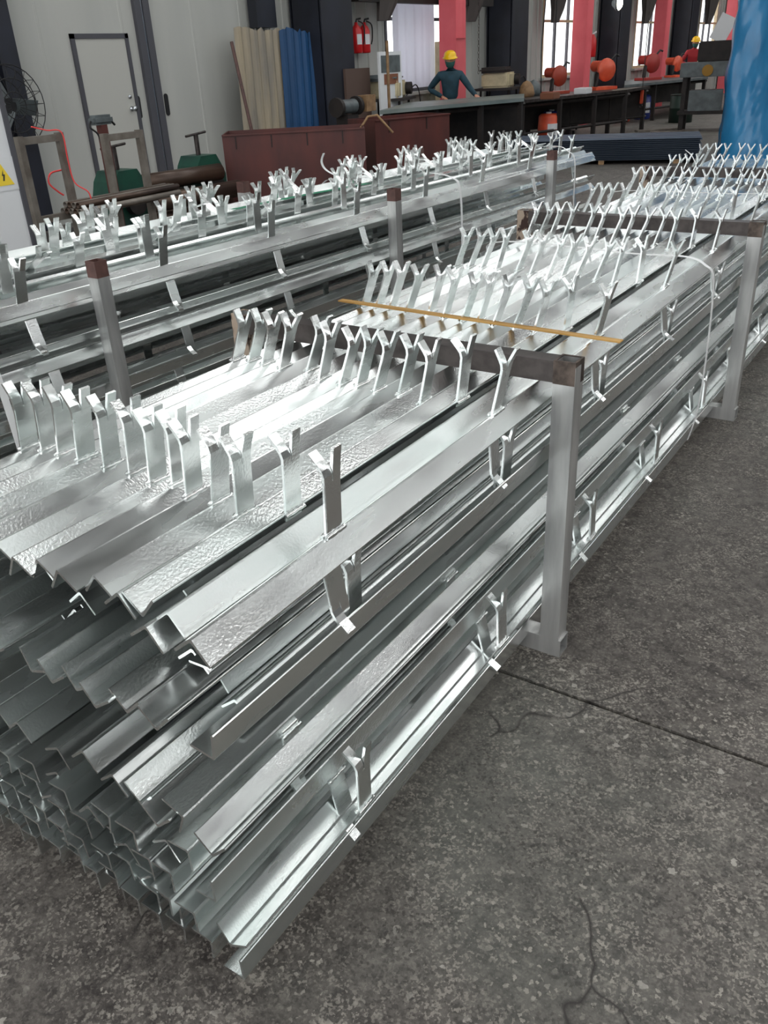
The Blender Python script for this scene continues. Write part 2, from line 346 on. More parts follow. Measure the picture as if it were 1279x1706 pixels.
def bar(x, z, ang, y0, y1, label, group=None, parent_fr=None, rz=0, wob=.0015, tabs=None, tab_at=(0,0), tab_lean=0, tab_dir=1, wel=True, name='steel_angle_bar', seed=0):
    """an L50 angle along Y; tabs = list of y stations, tab_at = offset of the weld from the heel, tab_dir -1 hangs them"""
    rnd = random.Random(seed*7919+int(x*1000)+int(z*3000)); a1, a2, ph = rnd.uniform(-wob, wob), rnd.uniform(-wob, wob)*.7, rnd.uniform(0, 6)
    f = lambda t: (a1*math.sin(2.2*math.pi*t+ph)-a1*math.sin(ph), a2*math.sin(3.1*math.pi*t+ph))
    L_ = y1-y0
    o = MB().prism(l_poly(ang), 0, L_, sections=12, wob=f).build(name, ZN, loc=(x, y0, z), rot=(0, 0, rz), label=label, cat='steel bar', group=group)
    if parent_fr is not None: o.matrix_world = parent_fr @ Matrix.Translation((x, y0, z)) @ Matrix.Rotation(rz, 4, 'Z')
    for i, ty in enumerate(tabs or []):
        if ty < y0+.02 or ty > y1-.02: continue
        ox, oz = f((ty-y0)/L_)
        me = TABS[(i*7+seed*3) % 4] if rnd.random() < .6 else TABS[0]
        lean = R((tab_lean(i) if callable(tab_lean) else tab_lean) + rnd.uniform(-3, 3)) + (math.pi if tab_dir < 0 else 0)
        t = put('split_tab', me, o, (tab_at[0]+ox, ty-y0, tab_at[1]+oz), (rnd.uniform(-.03,.03), lean, rnd.uniform(-.05,.05)))
        if wel: put('weld_bead', WELD, t)
    return o

# ---- near bundle: x is positive to the right (towards the camera), end of the bars at y ~ -1.2
def real(mx, mz, blend=True):
    zt = mz + .055*(1-mz/.8) if mz < .75 else mz + 0*mz
    s = (1.5-zt)/(1.5-mz); return .752+(mx-.752)*s, zt, -1.848+.638*s
YT = [-.86+.63*k for k in range(9)]
END = 4.79
G = 'galvanised angle bars of the near bundle'
top = [ # apex x, z, leg angle, lean, end y
    (-.037,.793,-140, 5, -1.21), (-.231,.788,-141, 8, -1.175), (-.298,.795,-129, 12, -1.165), (-.364,.794,-124, 13, -1.185), (-.424,.795,-122, 12, -1.18), (-.478,.790,-120, 14, -1.19),
    (-.540,.794,-121, 13, -1.18), (-.612,.794,-124, 14, -1.20), (-.692,.794,-126, 14, -1.17), (-.757,.793,-122, 15, -1.19), (-.812,.792,-121, 16, -1.2), (-.862,.791,-120, 16, -1.18)]
for i, (x, z, a, ln, ye) in enumerate(top):
    lab = 'galvanised angle bar with upright split tabs, near bundle top layer, %s tabbed row from right' % ORD[i+1 if i else 0]
    if i == 0: lab = 'galvanised angle bar with upright split tabs along the right edge of the near bundle'
    if i == 11: lab = 'galvanised angle bar with upright split tabs along the left edge of the near bundle'
    j = random.uniform(-.012, .012)
    bar(x, z, a, ye, END+random.uniform(-.03,.03), lab, G, rz=.008 if i == 0 else random.uniform(-.001,.001), tabs=[t+j+(.035 if i > 6 and t > -.5 else 0)+random.uniform(-.006,.006) for t in YT], tab_at=(-.001,-.001), tab_lean=(lambda q, ln=ln: ln*.6 if q == 0 else ln+6), seed=i)
bar(-.120, .792, -141, -1.175, END, 'galvanised angle bar without tabs, heel up beside the right edge of the near bundle top', G, seed=31)
bar(-.145, .772, -143, -1.20, END, 'galvanised angle bar half hidden under the tabless one near the right edge', G, seed=32)
bar(-.187, .752, 50, -1.17, END, 'galvanised angle bar, open side up, second tabbed row from the near bundle right edge', G, tabs=[t+.03 for t in YT], tab_at=(.031,.037), tab_lean=4, seed=33)
bar(-.048, .783, -138, -1.16, END, 'galvanised angle bar nested under the right edge bar with tabs hanging down', G, rz=.006, tabs=[t-.02 for t in YT], tab_at=(.006,-.022), tab_lean=-6, tab_dir=-1, seed=35)
# specified bars of the lower layers (measured at the bundle end)
low = [('L2', -.490,.549,20,'with one leg almost flat, left in the second layer'), ('L2', -.431,.546,35,'with speckled leg, second layer, left of the middle'), ('L2', -.228,.568,45,'shaped like an open V, second layer right of the middle'),
       ('L2', -.160,.562,47,'shaped like an open V, second from right in second layer'), ('L2', -.032,.562,84,'with its leg standing upright, right edge of the second layer'),
       ('L3', -.604,.379,-140,'heel up, left part of the third layer'), ('L3', -.481,.371,-152,'short and bright, heel up in the third layer'), ('L3', -.398,.405,-140,'heel up, middle of the third layer'), ('L3', -.322,.385,-140,'heel up, broad pale face, third layer, right of middle'),
       ('L3', -.139,.378,159,'with flat top leg, right side of the third layer'),
       ('L4', -.084,.314,47,'open side up, bright speckled face, fourth layer right'), ('L5', -.099,.186,93,'with tall dark outer leg, right side below middle'),
       ('L6', -.086,.075,32,'open side up, white inner face, right edge near floor'), ('L7', -.064,-.009,92,'lying on the rack beam along the right edge')]
for i, (ly, mx, mz, a, txt) in enumerate(low):
    x, z, y = real(mx, mz); kw = {}
    if i == 9: kw = dict(tabs=[t-.08 for t in YT], tab_at=(-.012,-.040), tab_dir=-1, tab_lean=0)
    if i == 11: kw = dict(tabs=[t-.02 for t in YT], tab_at=(-.004,-.004), tab_dir=-1, tab_lean=-10)
    if i == 12: kw = dict(tabs=[t-.0 for t in YT], tab_at=(.036,.026), tab_lean=0)
    if i == 4: kw = dict(tabs=[t+.05 for t in YT], tab_at=(-.030,.004), tab_lean=4)
    bar(x, z, a, y, END+random.uniform(-.04,.04), 'galvanised angle bar '+txt+', near bundle', G, seed=50+i, wob=.001, **kw)
# remaining bars of the pile
def row(n, x0, dx, mz, angs, txt, skip=(), jit=.006, seed=0, right='right'):
    rnd = random.Random(seed); q = 0
    for k in range(n):
        if k in skip: continue
        mx = x0-dx*k+rnd.uniform(-jit, jit); z_ = mz+rnd.uniform(-.004,.004); x, z, y = real(mx, z_)
        bar(x, z, angs[k % len(angs)]+rnd.uniform(-5,5), y+rnd.uniform(-.015,.012), END+rnd.uniform(-.05,.05), 'angle bar end, %s from right in %s, near bundle' % (ORD[q], txt), G, seed=seed*20+k, wob=.001); q += 1
row(6, -.585, .072, .552, [30, 40, 25], 'the left half of the second layer', seed=1)
row(2, -.300, .066, .556, [40, 32], 'the middle gap of the second layer', seed=2)
row(4, -.668, .068, .385, [-140,-145,-135], 'the left part of the third layer', seed=3)
row(2, -.200, .062, .330, [45,42], 'the hollow of the fourth layer', seed=4)
row(13, -.165, .0625, .268, [180,-145,180,170,-140], 'the fifth layer', seed=5)
row(13, -.205, .060, .202, [180,180,-150,180], 'the sixth layer', seed=6)
row(13, -.150, .063, .138, [180,176,182], 'the seventh layer', seed=7)
row(12, -.215, .059, .082, [180,180,45,180], 'the layer just above the bottom', seed=8)
row(13, -.150, .063, .030, [180,178], 'the bottom layer', seed=9)
row(12, -.165, .063, .468, [-140,-146,-138,-142], 'the layer under the second one', seed=10, jit=.004) if False else None
for k in range(11):
    x = -.17-.068*k; bar(x, .50+random.uniform(-.01,.01), [-140,-150,45,-135][k % 4], -1.02+random.uniform(-.05,.03), END, 'shaded galvanised angle bar set back under the near bundle second layer, %s from right' % ORD[k], G, seed=90+k)
for k in range(12):
    x = -.10-.068*k; bar(x, (.66 if k < 2 else .685)+random.uniform(-.008,.006), 93 if k == 0 else [50,-140,40,35][k % 4], -1.08+random.uniform(-.05,.05), END, 'shaded galvanised angle bar set back under the near bundle top layer, %s from right' % ORD[k], G, seed=110+k)

# ------------------------------------------------------------------ storage racks
def sqtube(mb, a, b, s=.055, t=.004):
    """hollow square tube between a and b (axis aligned)"""
    a, b = Vector(a), Vector(b); d = (b-a); ax = max(range(3), key=lambda i: abs(d[i])); o = [i for i in range(3) if i != ax]; h = s/2
    def ring(p, k):
        r = []
        for u, v in ((-1,-1),(1,-1),(1,1),(-1,1)):
            q = list(p); q[o[0]] += u*k; q[o[1]] += v*k; r.append(tuple(q))
        return r
    vs = ring(a, h)+ring(b, h)+ring(a, h-t)+ring(b, h-t); fs = []
    for k in range(4):
        n = (k+1) % 4; fs += [(k,n,n+4,k+4),(k+8,k+12,n+12,n+8),(k,k+8,n+8,n),(k+4,n+4,n+12,k+12)]
    mb.add(vs, fs); return mb
def rack(fr, y, label, top=.855, x0=-1.03, x1=.055, cross=True, cap=False, left=True):
    e = empty('storage_rack', label=label, cat='rack', group='welded steel racks holding the bars'); e.matrix_world = fr @ Matrix.Translation((0, y, 0))
    sqtube(MB(), (x0, 0, .0275), (x1+.006, 0, .0275)).build('base_beam', TUBE, e)
    for i, x in enumerate([x1-.0275]+([x0+.0275] if left else [])):
        tt = top-(.06 if cap else 0)
        p = sqtube(MB(), (x, 0, .055), (x, 0, tt)).build('post', TUBE, e)
        if cap: sqtube(MB(), (x, 0, top-.06), (x, 0, top)).build('brown_sleeve', CAPM, e)
        else:
            b_ = TANB if i else BURNT
            sqtube(MB(), (x, 0, top), (x, 0, top+.002), .056, .006).build('weld_scorch', b_, p); sqtube(MB(), (x, 0, top-(.13 if i else .056)), (x, 0, top), .0562, .0022).build('scorched_collar', b_, p)
            if not i: MB().b2((x+.0282, -.0285, top-.22), (x+.0288, .006, top-.01)).build('bare_patch', TUBE, p)
    if cross: sqtube(MB(), (x0+.055, 0, top-.0275), (x1-.055, 0, top-.0275), .053).build('crossbar', RAW, e)
    return e
I4 = Matrix.Identity(4)
rack(I4, -.003, 'steel rack frame nearest the camera with scorched corner holding the near bundle')
rack(I4, 1.96, 'second steel rack frame of the near bundle, behind the yellow strip')
rack(I4, 3.70, 'farthest steel rack frame of the near bundle by the blue tarpaulin')

# ------------------------------------------------------------------ second bundle
F2 = Matrix.Translation((-1.947, .21, 0)) @ Matrix.Rotation(-.035, 4, 'Z')
for k, (y, t) in enumerate(((0,'nearest the photo left edge'), (1.93,'in the middle'), (3.85,'at the far end'))):
    rack(F2, y, 'brown-ended steel rack frame of the far left bundle, %s' % t, top=.90, x0=-1.10, x1=.06, cross=False, cap=True)
G2 = 'galvanised angle bars of the far left bundle'
Y0, Y1 = -1.36, 4.72
T2 = [-.28+.66*k-.66 for k in range(9)]
rnd = random.Random(5)
b2top = [(-.045,.803,-142,1,8),(-.118,.812,-140,0,0),(-.150,.800,50,1,2),(-.205,.818,-125,1,12),(-.275,.812,-122,1,6),(-.345,.815,-130,1,-4),(-.415,.812,-120,1,12),(-.485,.810,-124,1,3),(-.56,.815,-140,1,8),(-.635,.812,-122,1,-6),(-.71,.806,-124,1,10),(-.79,.805,-122,1,2),(-.87,.806,-120,1,8),(-.95,.80,-124,1,4)]
for i, (x, z, a, tb, ln) in enumerate(b2top):
    ph = 0 if i < 3 else rnd.uniform(-.3, .3)
    e0 = rnd.uniform(-.12, .12)
    bar(x, z, a, Y0+e0, Y1+e0, 'galvanised angle bar on top of the far left bundle, %s from its right' % ORD[i], G2, F2, rz=rnd.uniform(-.004,.004), tabs=[t+ph for t in T2] if tb else None, tab_at=(0,0) if a < 0 else (.03,.037), tab_lean=ln, seed=200+i, wel=False)
# loose bars rolled over on top: their tabs stick out sideways
for i, (x, z, a, ln, ph, rz) in enumerate(((-.30,.835,-95,58,.22,.012),(-.52,.838,-60,-62,.12,-.015),(-.76,.835,-150,40,.30,.01),(-.44,.842,170,15,.42,-.01))):
    bar(x, z+.012, a, Y0+.1*i, Y1-.1*i, 'rolled-over loose angle bar on top of far left bundle, %s loose one from right' % ORD[i], G2, F2, rz=rz, tabs=[t+ph for t in T2], tab_lean=ln, seed=230+i, wel=False)
side = [(-.040,.786,-138,-1,(.008,-.022),-.02,'nested under top right edge, tabs hanging outside'), (-.040,.600,50,0,(0,0),0,'open side up, halfway up its right side'), (-.036,.583,-136,-1,(.008,-.022),.02,'heel up halfway, tabs hanging outside'),
        (-.012,.425,172,-1,(-.03,-.008),-.05,'flat leg on top, low on its right'), (-.04,.30,48,0,(0,0),0,'open side up, low on its right side'), (-.03,.16,92,0,(0,0),0,'standing leg, near floor on its right'), (-.03,.06,92,0,(0,0),0,'on the rack beams along its right edge')]
for i, (x, z, a, td, ta, ph, txt) in enumerate(side):
    bar(x, z, a, Y0, Y1, 'galvanised angle bar of far left bundle, '+txt, G2, F2, tabs=[t+ph+.02 for t in T2] if td else None, tab_at=ta, tab_dir=td, tab_lean=-14, seed=250+i, wel=False)
q = 0
for r_, z in enumerate((.68,.61,.52,.44,.35,.26,.17,.08)):
    for k in range(7 if r_ < 5 else 5):
        x = -.17-.13*k-.03*(r_ % 2)-(.17 if r_ < 2 else .05 if r_ < 4 else 0)
        tb = T2 if (k == 1 and r_ in (1, 3)) else None
        bar(x, z+rnd.uniform(-.008,.008), 92 if k == 0 else [-140,45,180,-145,40][(k+r_) % 5], Y0+rnd.uniform(-.05,.1), Y1+rnd.uniform(-.15,.1), 'shaded angle bar inside the far left bundle, %s row down, %s from right' % (ORD[r_], ORD[k]), G2, F2, seed=300+q, tabs=[t+.1*k for t in tb] if tb else None, wel=False, tab_dir=-1, tab_at=(0,-.01)); q += 1

# ------------------------------------------------------------------ straps, strip of bamboo, tape
def ribbon(pts, wid, th, name, m, label, cat, sideways=Vector((0,1,0)), group=None):
    mb = MB(); P = [Vector(p) for p in pts]; vs = []
    for i, p in enumerate(P):
        t = (P[min(i+1,len(P)-1)]-P[max(i-1,0)]).normalized(); s = sideways if not callable(sideways) else sideways(i/len(P)); nrm = t.cross(s).normalized()
        for a, b in ((-1,-1),(1,-1),(1,1),(-1,1)): vs.append(p+s*a*wid/2+nrm*b*th/2)
    fs = [(i*4+k, i*4+(k+1)%4, i*4+4+(k+1)%4, i*4+4+k) for i in range(len(P)-1) for k in range(4)]+[(3,2,1,0),tuple(len(vs)-4+k for k in range(4))]
    mb.add(vs, fs); return mb.build(name, m, label=label, cat=cat, group=group)
def arc(pts, n=6):  # Catmull-Rom
    P = [Vector(p) for p in pts]; out = []
    for i in range(len(P)-1):
        a, b, c, d = P[max(i-1,0)], P[i], P[i+1], P[min(i+2,len(P)-1)]
        for k in range(n):
            t = k/n; out.append(.5*((2*b)+(c-a)*t+(2*a-5*b+4*c-d)*t*t+(3*b-a-3*c+d)*t**3))
    return out+[P[-1]]
SG = 'white plastic straps'
ribbon(arc([(-.95,1.50,.30),(-.955,1.50,.70),(-.93,1.50,.795),(-.6,1.48,.805),(-.3,1.42,.808),(-.08,1.33,.83),(-.0,1.30,.812),(.026,1.34,.75),(.03,1.37,.5),(.022,1.39,.25),(-.005,1.41,.10)], 5), .022, .0012, 'plastic_strap', STRAP, 'white plastic strap around the near bundle between its two nearest racks', 'strap', group=SG)
ribbon(arc([(-.955,2.95,.40),(-.955,2.95,.72),(-.93,2.95,.806),(-.6,2.93,.82),(-.3,2.9,.825),(-.02,2.86,.836),(.02,2.86,.78),(.022,2.88,.5),(.02,2.9,.10)], 5), .022, .0012, 'plastic_strap', STRAP, 'white plastic strap around the near bundle behind its second rack', 'strap', group=SG)
ribbon(arc([(-.62,3.05,.83),(-.55,3.12,.90),(-.60,3.22,.96),(-.66,3.28,.99)], 6), .012, .0012, 'plastic_strap', STRAP, 'curled loose end of white strap standing on the far part of the near bundle', 'strap', group=SG)
def f2(p): return F2 @ Vector(p)
ribbon([f2(p) for p in arc([(-1.05,2.62,.50),(-1.03,2.62,.80),(-.75,2.60,.845),(-.45,2.60,.875),(-.2,2.60,.895),(-.02,2.60,.875),(.028,2.62,.80),(.03,2.64,.5),(.02,2.66,.10)], 5)], .022, .0014, 'plastic_strap', STRAP, 'white plastic strap around the middle of the far left bundle', 'strap', group=SG)
ribbon([f2(p) for p in arc([(-1.02,4.2,.50),(-1.0,4.2,.80),(-.5,4.2,.865),(-.12,4.2,.895),(-.02,4.22,.86),(.022,4.26,.79),(.022,4.28,.5),(.02,4.30,.10)], 5)], .02, .0014, 'plastic_strap', STRAP, 'white plastic strap around the far end of the far left bundle', 'strap', group=SG)
ribbon([f2(p) for p in arc([(-1.02,-.50,.50),(-1.0,-.50,.80),(-.5,-.50,.86),(-.12,-.50,.87),(-.02,-.50,.84),(.028,-.5,.76),(.03,-.48,.5),(.02,-.46,.10)], 5)], .028, .0014, 'plastic_strap', STRAP, 'white plastic strap around the far left bundle at the left edge of the photo', 'strap', group=SG)
ribbon([f2(p) for p in arc([(-.58,2.42,.86),(-.66,2.36,.885),(-.72,2.30,.93),(-.73,2.27,.98),(-.70,2.26,1.03)], 6)], .02, .0014, 'plastic_strap', STRAP, 'curled loose end of white strap standing on the far left bundle', 'strap', group=SG)
ribbon([f2(p) for p in arc([(-.44,1.20,.880),(-.46,1.5,.874),(-.40,1.8,.880),(-.37,2.25,.874)], 6)], .04, .0012, 'green_tape', GREENTAPE, 'strip of green tape lying along the top of the far left bundle', 'tape', Vector((1,0,0)))
st = MB().box((0,0,0), (.985,.026,.0045), bev=.001).build('bamboo_strip', BAMBOO, label='thin yellow-brown strip lying across the top of the near bundle', cat='strip')
st.location = (-.456,.376,.803); st.rotation_euler = (0, 0, R(-3.4))

# ------------------------------------------------------------------ left background: pipe stands, pipe vices, pipes, fan, electric box
def stand(x, y, wdt, h, label, ln=.7):
    e = empty('pipe_stand', (x, y, 0), 0, label, 'stand', 'grey welded tube stands')
    for dy in (0, wdt): sqtube(MB(), (0, dy, 0), (0, dy, h), .045).build('post', GALP, e)
    sqtube(MB(), (0, .022, h-.03), (0, wdt-.022, h-.03), .045).build('top_bar', GALP, e)
    sqtube(MB(), (0, .022, .64), (0, wdt-.022, .64), .045).build('shelf_bar', GALP, e)
    sqtube(MB(), (-.5, 0, .03), (0, 0, .03), .045).build('foot', GALP, e); sqtube(MB(), (-.5, wdt, .03), (0, wdt, .03), .045).build('foot', GALP, e)
    return e
stand(-4.6, 1.87, .32, 1.17, 'grey tube stand with a red hose over it, left of the door')
stand(-4.6, 2.57, .33, 1.13, 'grey tube stand in front of the door and the stacked pipes')
def pipe(a, b, r, label, m=BROWNP, group='steel pipes stacked on the stands'):
    mb = MB(); a, b = Vector(a), Vector(b); n = 14; d = (b-a).normalized(); u = d.cross(Vector((0,0,1))).normalized(); v = u.cross(d)
    rg = lambda p, r: [p+u*math.cos(2*math.pi*k/n)*r+v*math.sin(2*math.pi*k/n)*r for k in range(n)]
    vs = rg(a,r)+rg(b,r)+rg(a,r*.82)+rg(b,r*.82); fs = []
    for k in range(n): q = (k+1) % n; fs += [(k,q,q+n,k+n),(k+2*n,k+3*n,q+3*n,q+2*n),(k,k+2*n,q+2*n,q),(k+n,q+n,q+3*n,k+3*n)]
    mb.add(vs, fs, smooth=True); o = mb.build('steel_pipe', m, label=label, cat='pipe', group=group); 
    return o
for r_ in range(2):
    for k in range(4+r_):
        y = 2.09+(0.014 if r_ == 0 else 0); x = -4.44-.046*k+(.023 if r_ else 0); z = .712-.041*r_
        pipe((x, y, z), (x-.03, y+.98, z), .021, 'brown steel pipe, %s from right in the %s row on the pipe stands' % (ORD[k], ['upper','lower'][r_]), GALP if (k+r_) % 2 else BROWNP)
def roller(y, label, s=1.0, x=-5.3):
    e = empty('pipe_vice', (x, y, 0), 0, label, 'machine', 'green pipe vices')
    body = [(-.20*s,0),(.20*s,0),(.20*s,.62),(.15*s,.72),(.10*s,.80),(-.10*s,.80),(-.16*s,.72),(-.20*s,.60)]
    MB().prism([(a, b) for a, b in body], -.13, .13, axis='X').build('housing', GREENM, e)
    MB().b2((-.16,-.24*s,0),(.16,.24*s,.10)).build('foot_plate', DARKM, e)
    MB().tube([(0,0,.79),(0,0,.98)], .022, 10).build('spindle', RAW, e)
    MB().tube([(-.0,-.13,.97),(0,.13,.99)], .011, 8).build('tee_handle', RAW, e)
    MB().tube([(.12,0,.55),(.19,0,.55)], .10, 16).build('roller_end', DARKM, e)
    return e
roller(3.22, 'green pipe vice with handle standing in front of the door'); roller(4.33, 'green pipe vice with handle beside the rust-red plate box', x=-5.45)
for i, (x, z, r_) in enumerate(((-5.3,.66,.075),(-5.08,.52,.075),(-5.45,.50,.075),(-5.2,.37,.07))):
    pipe((x, 3.36, z), (x+.02, 4.40, z-.01), r_, 'thick brown pipe between the two green vices, %s from the top' % ORD[i], BROWNP, 'thick pipes between the green vices')
# bench body below pipes
b = empty('work_bench', (-5.3, 2.2, 0), 0, 'low dark bench frame under the pipe stack with boxes beneath', 'bench')
MB().b2((-.5,-.35,.28),(.35,2.5,.34)).build('bench_top', DARKM, b)
for dx in (-.42,.28):
    for dy in (-.28,1.1,2.4): MB().b2((dx-.03,dy-.03,0),(dx+.03,dy+.03,.28)).build('leg', DARKM, b)
for i, (x, y, s_) in enumerate(((-4.62,1.35,.34),(-4.55,2.35,.36),(-4.5,2.85,.30))):
    e = empty('cardboard_box', (x, y, 0), .15*i, 'brown cardboard box on the floor, %s from the left below the pipe stack' % ORD[i], 'box', 'cardboard boxes under the pipes')
    MB().b2((-s_/2,-s_/2,0),(s_/2,s_/2,.26), bev=.004).build('carton', CARD, e); MB().b2((-s_/2-.001,-.025,.258),(s_/2+.001,.025,.262)).build('tape_strip', WOOD, e)
# little gun/lamp on a post behind second stand
e = empty('hand_tool_on_post', (-5.1, 2.98, 0), 0, 'grey power tool hooked on a red-brown post behind the second pipe stand', 'tool')
MB().b2((-.03,-.03,0),(.03,.03,1.16)).build('post', RUST, e); MB().box((0,0,1.195),(.10,.19,.07), bev=.02).build('tool_body', GREYM, e)
MB().tube(arc([(.0,-.10,1.19),(.02,-.13,1.15),(.02,-.07,1.10),(.02,-.05,1.02)],4), .007, 6).build('cable', BLACKR, e); MB().tube([(0,.09,1.19),(0,.13,1.15)], .009, 6).build('trigger_hook', BLACKR, e)
MB().tube(arc([(-4.62,2.0,1.22),(-4.60,2.10,1.19),(-4.56,2.185,1.17),(-4.56,2.19,1.0),(-4.55,2.20,.85),(-4.50,2.26,.78),(-4.50,2.27,.70)],5), .005, 6).build('air_hose', WIRE, label='thin red hose draped over the first pipe stand', cat='hose')
MB().tube(arc([(-4.64,2.19,.93),(-4.63,2.08,.92),(-4.63,2.05,.86),(-4.62,2.10,.80),(-4.62,2.14,.77)],5), .006, 6).build('air_hose', WIRE, label='loop of thin red hose hanging inside the first pipe stand', cat='hose')
MB().tube(arc([(-4.3,1.1,.02),(-4.35,1.4,.10),(-4.2,1.62,.04),(-4.1,1.5,.02),(-4.3,1.3,.03)],6), .008, 6).build('air_hose', WIRE, label='red hose coiled on the floor at the left edge', cat='hose')
# floor fan
e = empty('pedestal_fan', (-7.35, 3.72, 0), R(0), 'tall black industrial fan with wire cage by the dark wall post', 'fan')
cg = MB()
for rr, dx in ((.36,0),(.36,.12),(.24,.15),(.12,.16),(.24,-.03),(.12,-.04)):
    cg.tube([(dx, rr*math.cos(2*math.pi*k/28), 1.28+rr*math.sin(2*math.pi*k/28)) for k in range(29)], .005, 5, cap=False)
for k in range(20):
    a = 2*math.pi*k/20; cg.tube([(.165,.05*math.cos(a),1.28+.05*math.sin(a)),(.15,.24*math.cos(a),1.28+.24*math.sin(a)),(.12,.36*math.cos(a),1.28+.36*math.sin(a)),(0,.36*math.cos(a),1.28+.36*math.sin(a)),(-.04,.12*math.cos(a),1.28+.12*math.sin(a))], .003, 4, cap=False)
cg.build('cage', BLACKR, e)
bl = MB()
for k in range(3):
    Mx = Matrix.Translation((.06,0,1.28)) @ Matrix.Rotation(2*math.pi*k/3+.4, 4, 'X') @ Matrix.Rotation(R(24), 4, 'Z'); bl.box((0,0,.17),(.008,.15,.28), M=Mx)
bl.build('blades', GREYM, e); MB().tube([(-.18,0,1.28),(.08,0,1.28)], .07, 14).build('motor', BLACKR, e); MB().tube([(-.1,0,.02),(-.1,0,1.22)], .025, 10).build('pole', BLACKR, e); MB().lathe([(0,0),(.25,0),(.24,.03),(.04,.05),(0,.05)], 20, Matrix.Translation((-.1,0,0))).build('base', BLACKR, e)
# electric box
e = empty('control_cabinet', (-4.0, 1.05, 0), 0, 'white control cabinet with switches and a warning triangle at the left edge', 'cabinet')
MB().b2((-.35,-.25,.46),(0,.345,1.72), bev=.006).build('housing', PAPER, e)
MB().b2((-.34,-.24,0),(-.01,.335,.46)).build('plinth', FRAME, e)
MB().b2((.0,.33,.45),(.012,.36,1.72)).build('edge_strip', FRAME, e)
for z in (1.33,1.25):
    for y in (.10,.22): MB().tube([(0,y,z),(.02,y,z)], .014, 12).build('switch', SIGNK, e)
MB().tube([(0,.20,1.43),(.02,.20,1.43)], .02, 12).build('red_button', SIGNR, e)
MB().b2((.0,.13,.93),(.004,.335,1.11)).build('sign_plate', PAPER, e)
tr = MB().prism([(.175,.96),(.305,.96),(.24,1.08)], .004, .007, axis='X').build('warning_triangle', SIGNY, e)
MB().prism([(.235,.985),(.245,.985),(.255,1.02),(.245,1.02),(.248,1.045),(.234,1.013),(.242,1.013)], .007, .008, axis='X').build('lightning_mark', SIGNK, tr)

# ------------------------------------------------------------------ rust-red plate boxes
def platebox(p0, p1, depth, h, label, ribs=4):
    p0, p1 = Vector(p0), Vector(p1); d = p1-p0; L_ = d.length; rz = math.atan2(d.y, d.x)
    e = empty('steel_plate_box', (p0.x, p0.y, 0), rz, label, 'box', 'rust-red plate boxes')
    t = .012
    MB().b2((0,0,0),(L_,t,h)).build('front_plate', RUST, e); MB().b2((0,depth,0),(L_,depth+t,h)).build('back_plate', RUST, e)
    MB().b2((0,t,0),(t,depth,h)).build('end_plate', RUST, e); MB().b2((L_-t,t,0),(L_,depth,h)).build('end_plate', RUST, e)
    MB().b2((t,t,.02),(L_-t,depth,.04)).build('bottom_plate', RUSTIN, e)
    for k in range(ribs):
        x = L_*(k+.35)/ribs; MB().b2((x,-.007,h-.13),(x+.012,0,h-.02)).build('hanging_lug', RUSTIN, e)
    MB().b2((0,-.02,h-.012),(L_,0,h)).build('rim', RUST, e)
    return e
A0, A1 = Vector((-5.36,4.58,0)), Vector((-4.28,5.40,0))
platebox(A0, A1, .55, .95, 'nearer rust-red open plate box behind the far left bundle')
platebox(A1+Vector((-.30,.62,0)), Vector((-4.22,6.93,0))+Vector((.0,0,0)), .5, .97, 'farther rust-red open plate box behind the far left bundle', 2)
cl = MB().tube([(-4.53,5.66,.90),(-4.47,5.74,1.02),(-4.40,5.80,1.03),(-4.30,5.92,.86)], .012, 8).build('pipe_hook', WOOD, label='bent pale bar hooked over the rims of the rust-red plate boxes', cat='hook')
# sheets leaning on the wall
def lean_sheet(y0, y1, h, m, label, zoff=0, gap=.0):
    pr = []; n = int((y1-y0)/.05)
    for k in range(n+1):
        y = y0+(y1-y0)*k/n; pr.append((.012 if k % 3 else -.012, y-y0))
    mb = MB(); N = len(pr); vs = [(a, b, 0) for a, b in pr]+[(a+.003, b, 0) for a, b in pr][::-1]; M2 = len(vs)
    rnd = random.Random(int(y0*10)); tops = [h+(rnd.uniform(-.035,.03)) for _ in range(N)]; tops = tops+tops[::-1]
    vs2 = [(v[0], v[1], tops[i]) for i, v in enumerate(vs)]
    mb.add(vs+vs2, [(k,(k+1)%M2,(k+1)%M2+M2,k+M2) for k in range(M2)]+[(k,k+1,M2-2-k,M2-1-k) for k in range(N-1)]+[(k+M2,k+1+M2,M2-2-k+M2,M2-1-k+M2) for k in range(N-1)])
    o = mb.build('corrugated_sheet', m, label=label, cat='sheet', group='sheets leaning on the wall'); o.location = (-7.62+gap, y0, .01); o.rotation_euler = (R(-3), R(-1.5), 0); return o
lean_sheet(7.38, 8.30, 1.97, BEIGES, 'weathered beige corrugated sheet leaning on the wall left of the blue one')
lean_sheet(8.22, 9.02, 1.94, BLUES, 'blue corrugated sheet leaning on the wall beside the black column', gap=.05)
MB().tube([(-7.2,7.22,.02),(-7.55,7.27,1.8)], .022, 6, smooth=False).build('iron_rod', CAPM, label='dark brown iron flat leaning left of the beige sheet', cat='rod')
e = empty('bench_grinder', (-6.6, 8.35, 0), 0, 'dark bench grinder on a pedestal before the blue sheet', 'machine')
MB().b2((-.10,-.12,0),(.10,.12,.88)).build('pedestal', DARKM, e); MB().tube([(0,-.16,.98),(0,.16,.98)], .09, 14).build('motor', GREYM, e)
for y in (-.22,.22): MB().tube([(0,y-.03,.98),(0,y+.03,.98)], .12, 16).build('wheel_guard', DARKM, e)
MB().b2((-.02,.30,.90),(.12,.52,1.10)).build('tray', WOOD, e)
MB().b2((-7.42,9.42,0),(-7.36,10.05,1.42)).build('plywood_board', mat('brown_board', (84,66,58), .7), label='brown board standing against the black column', cat='board')

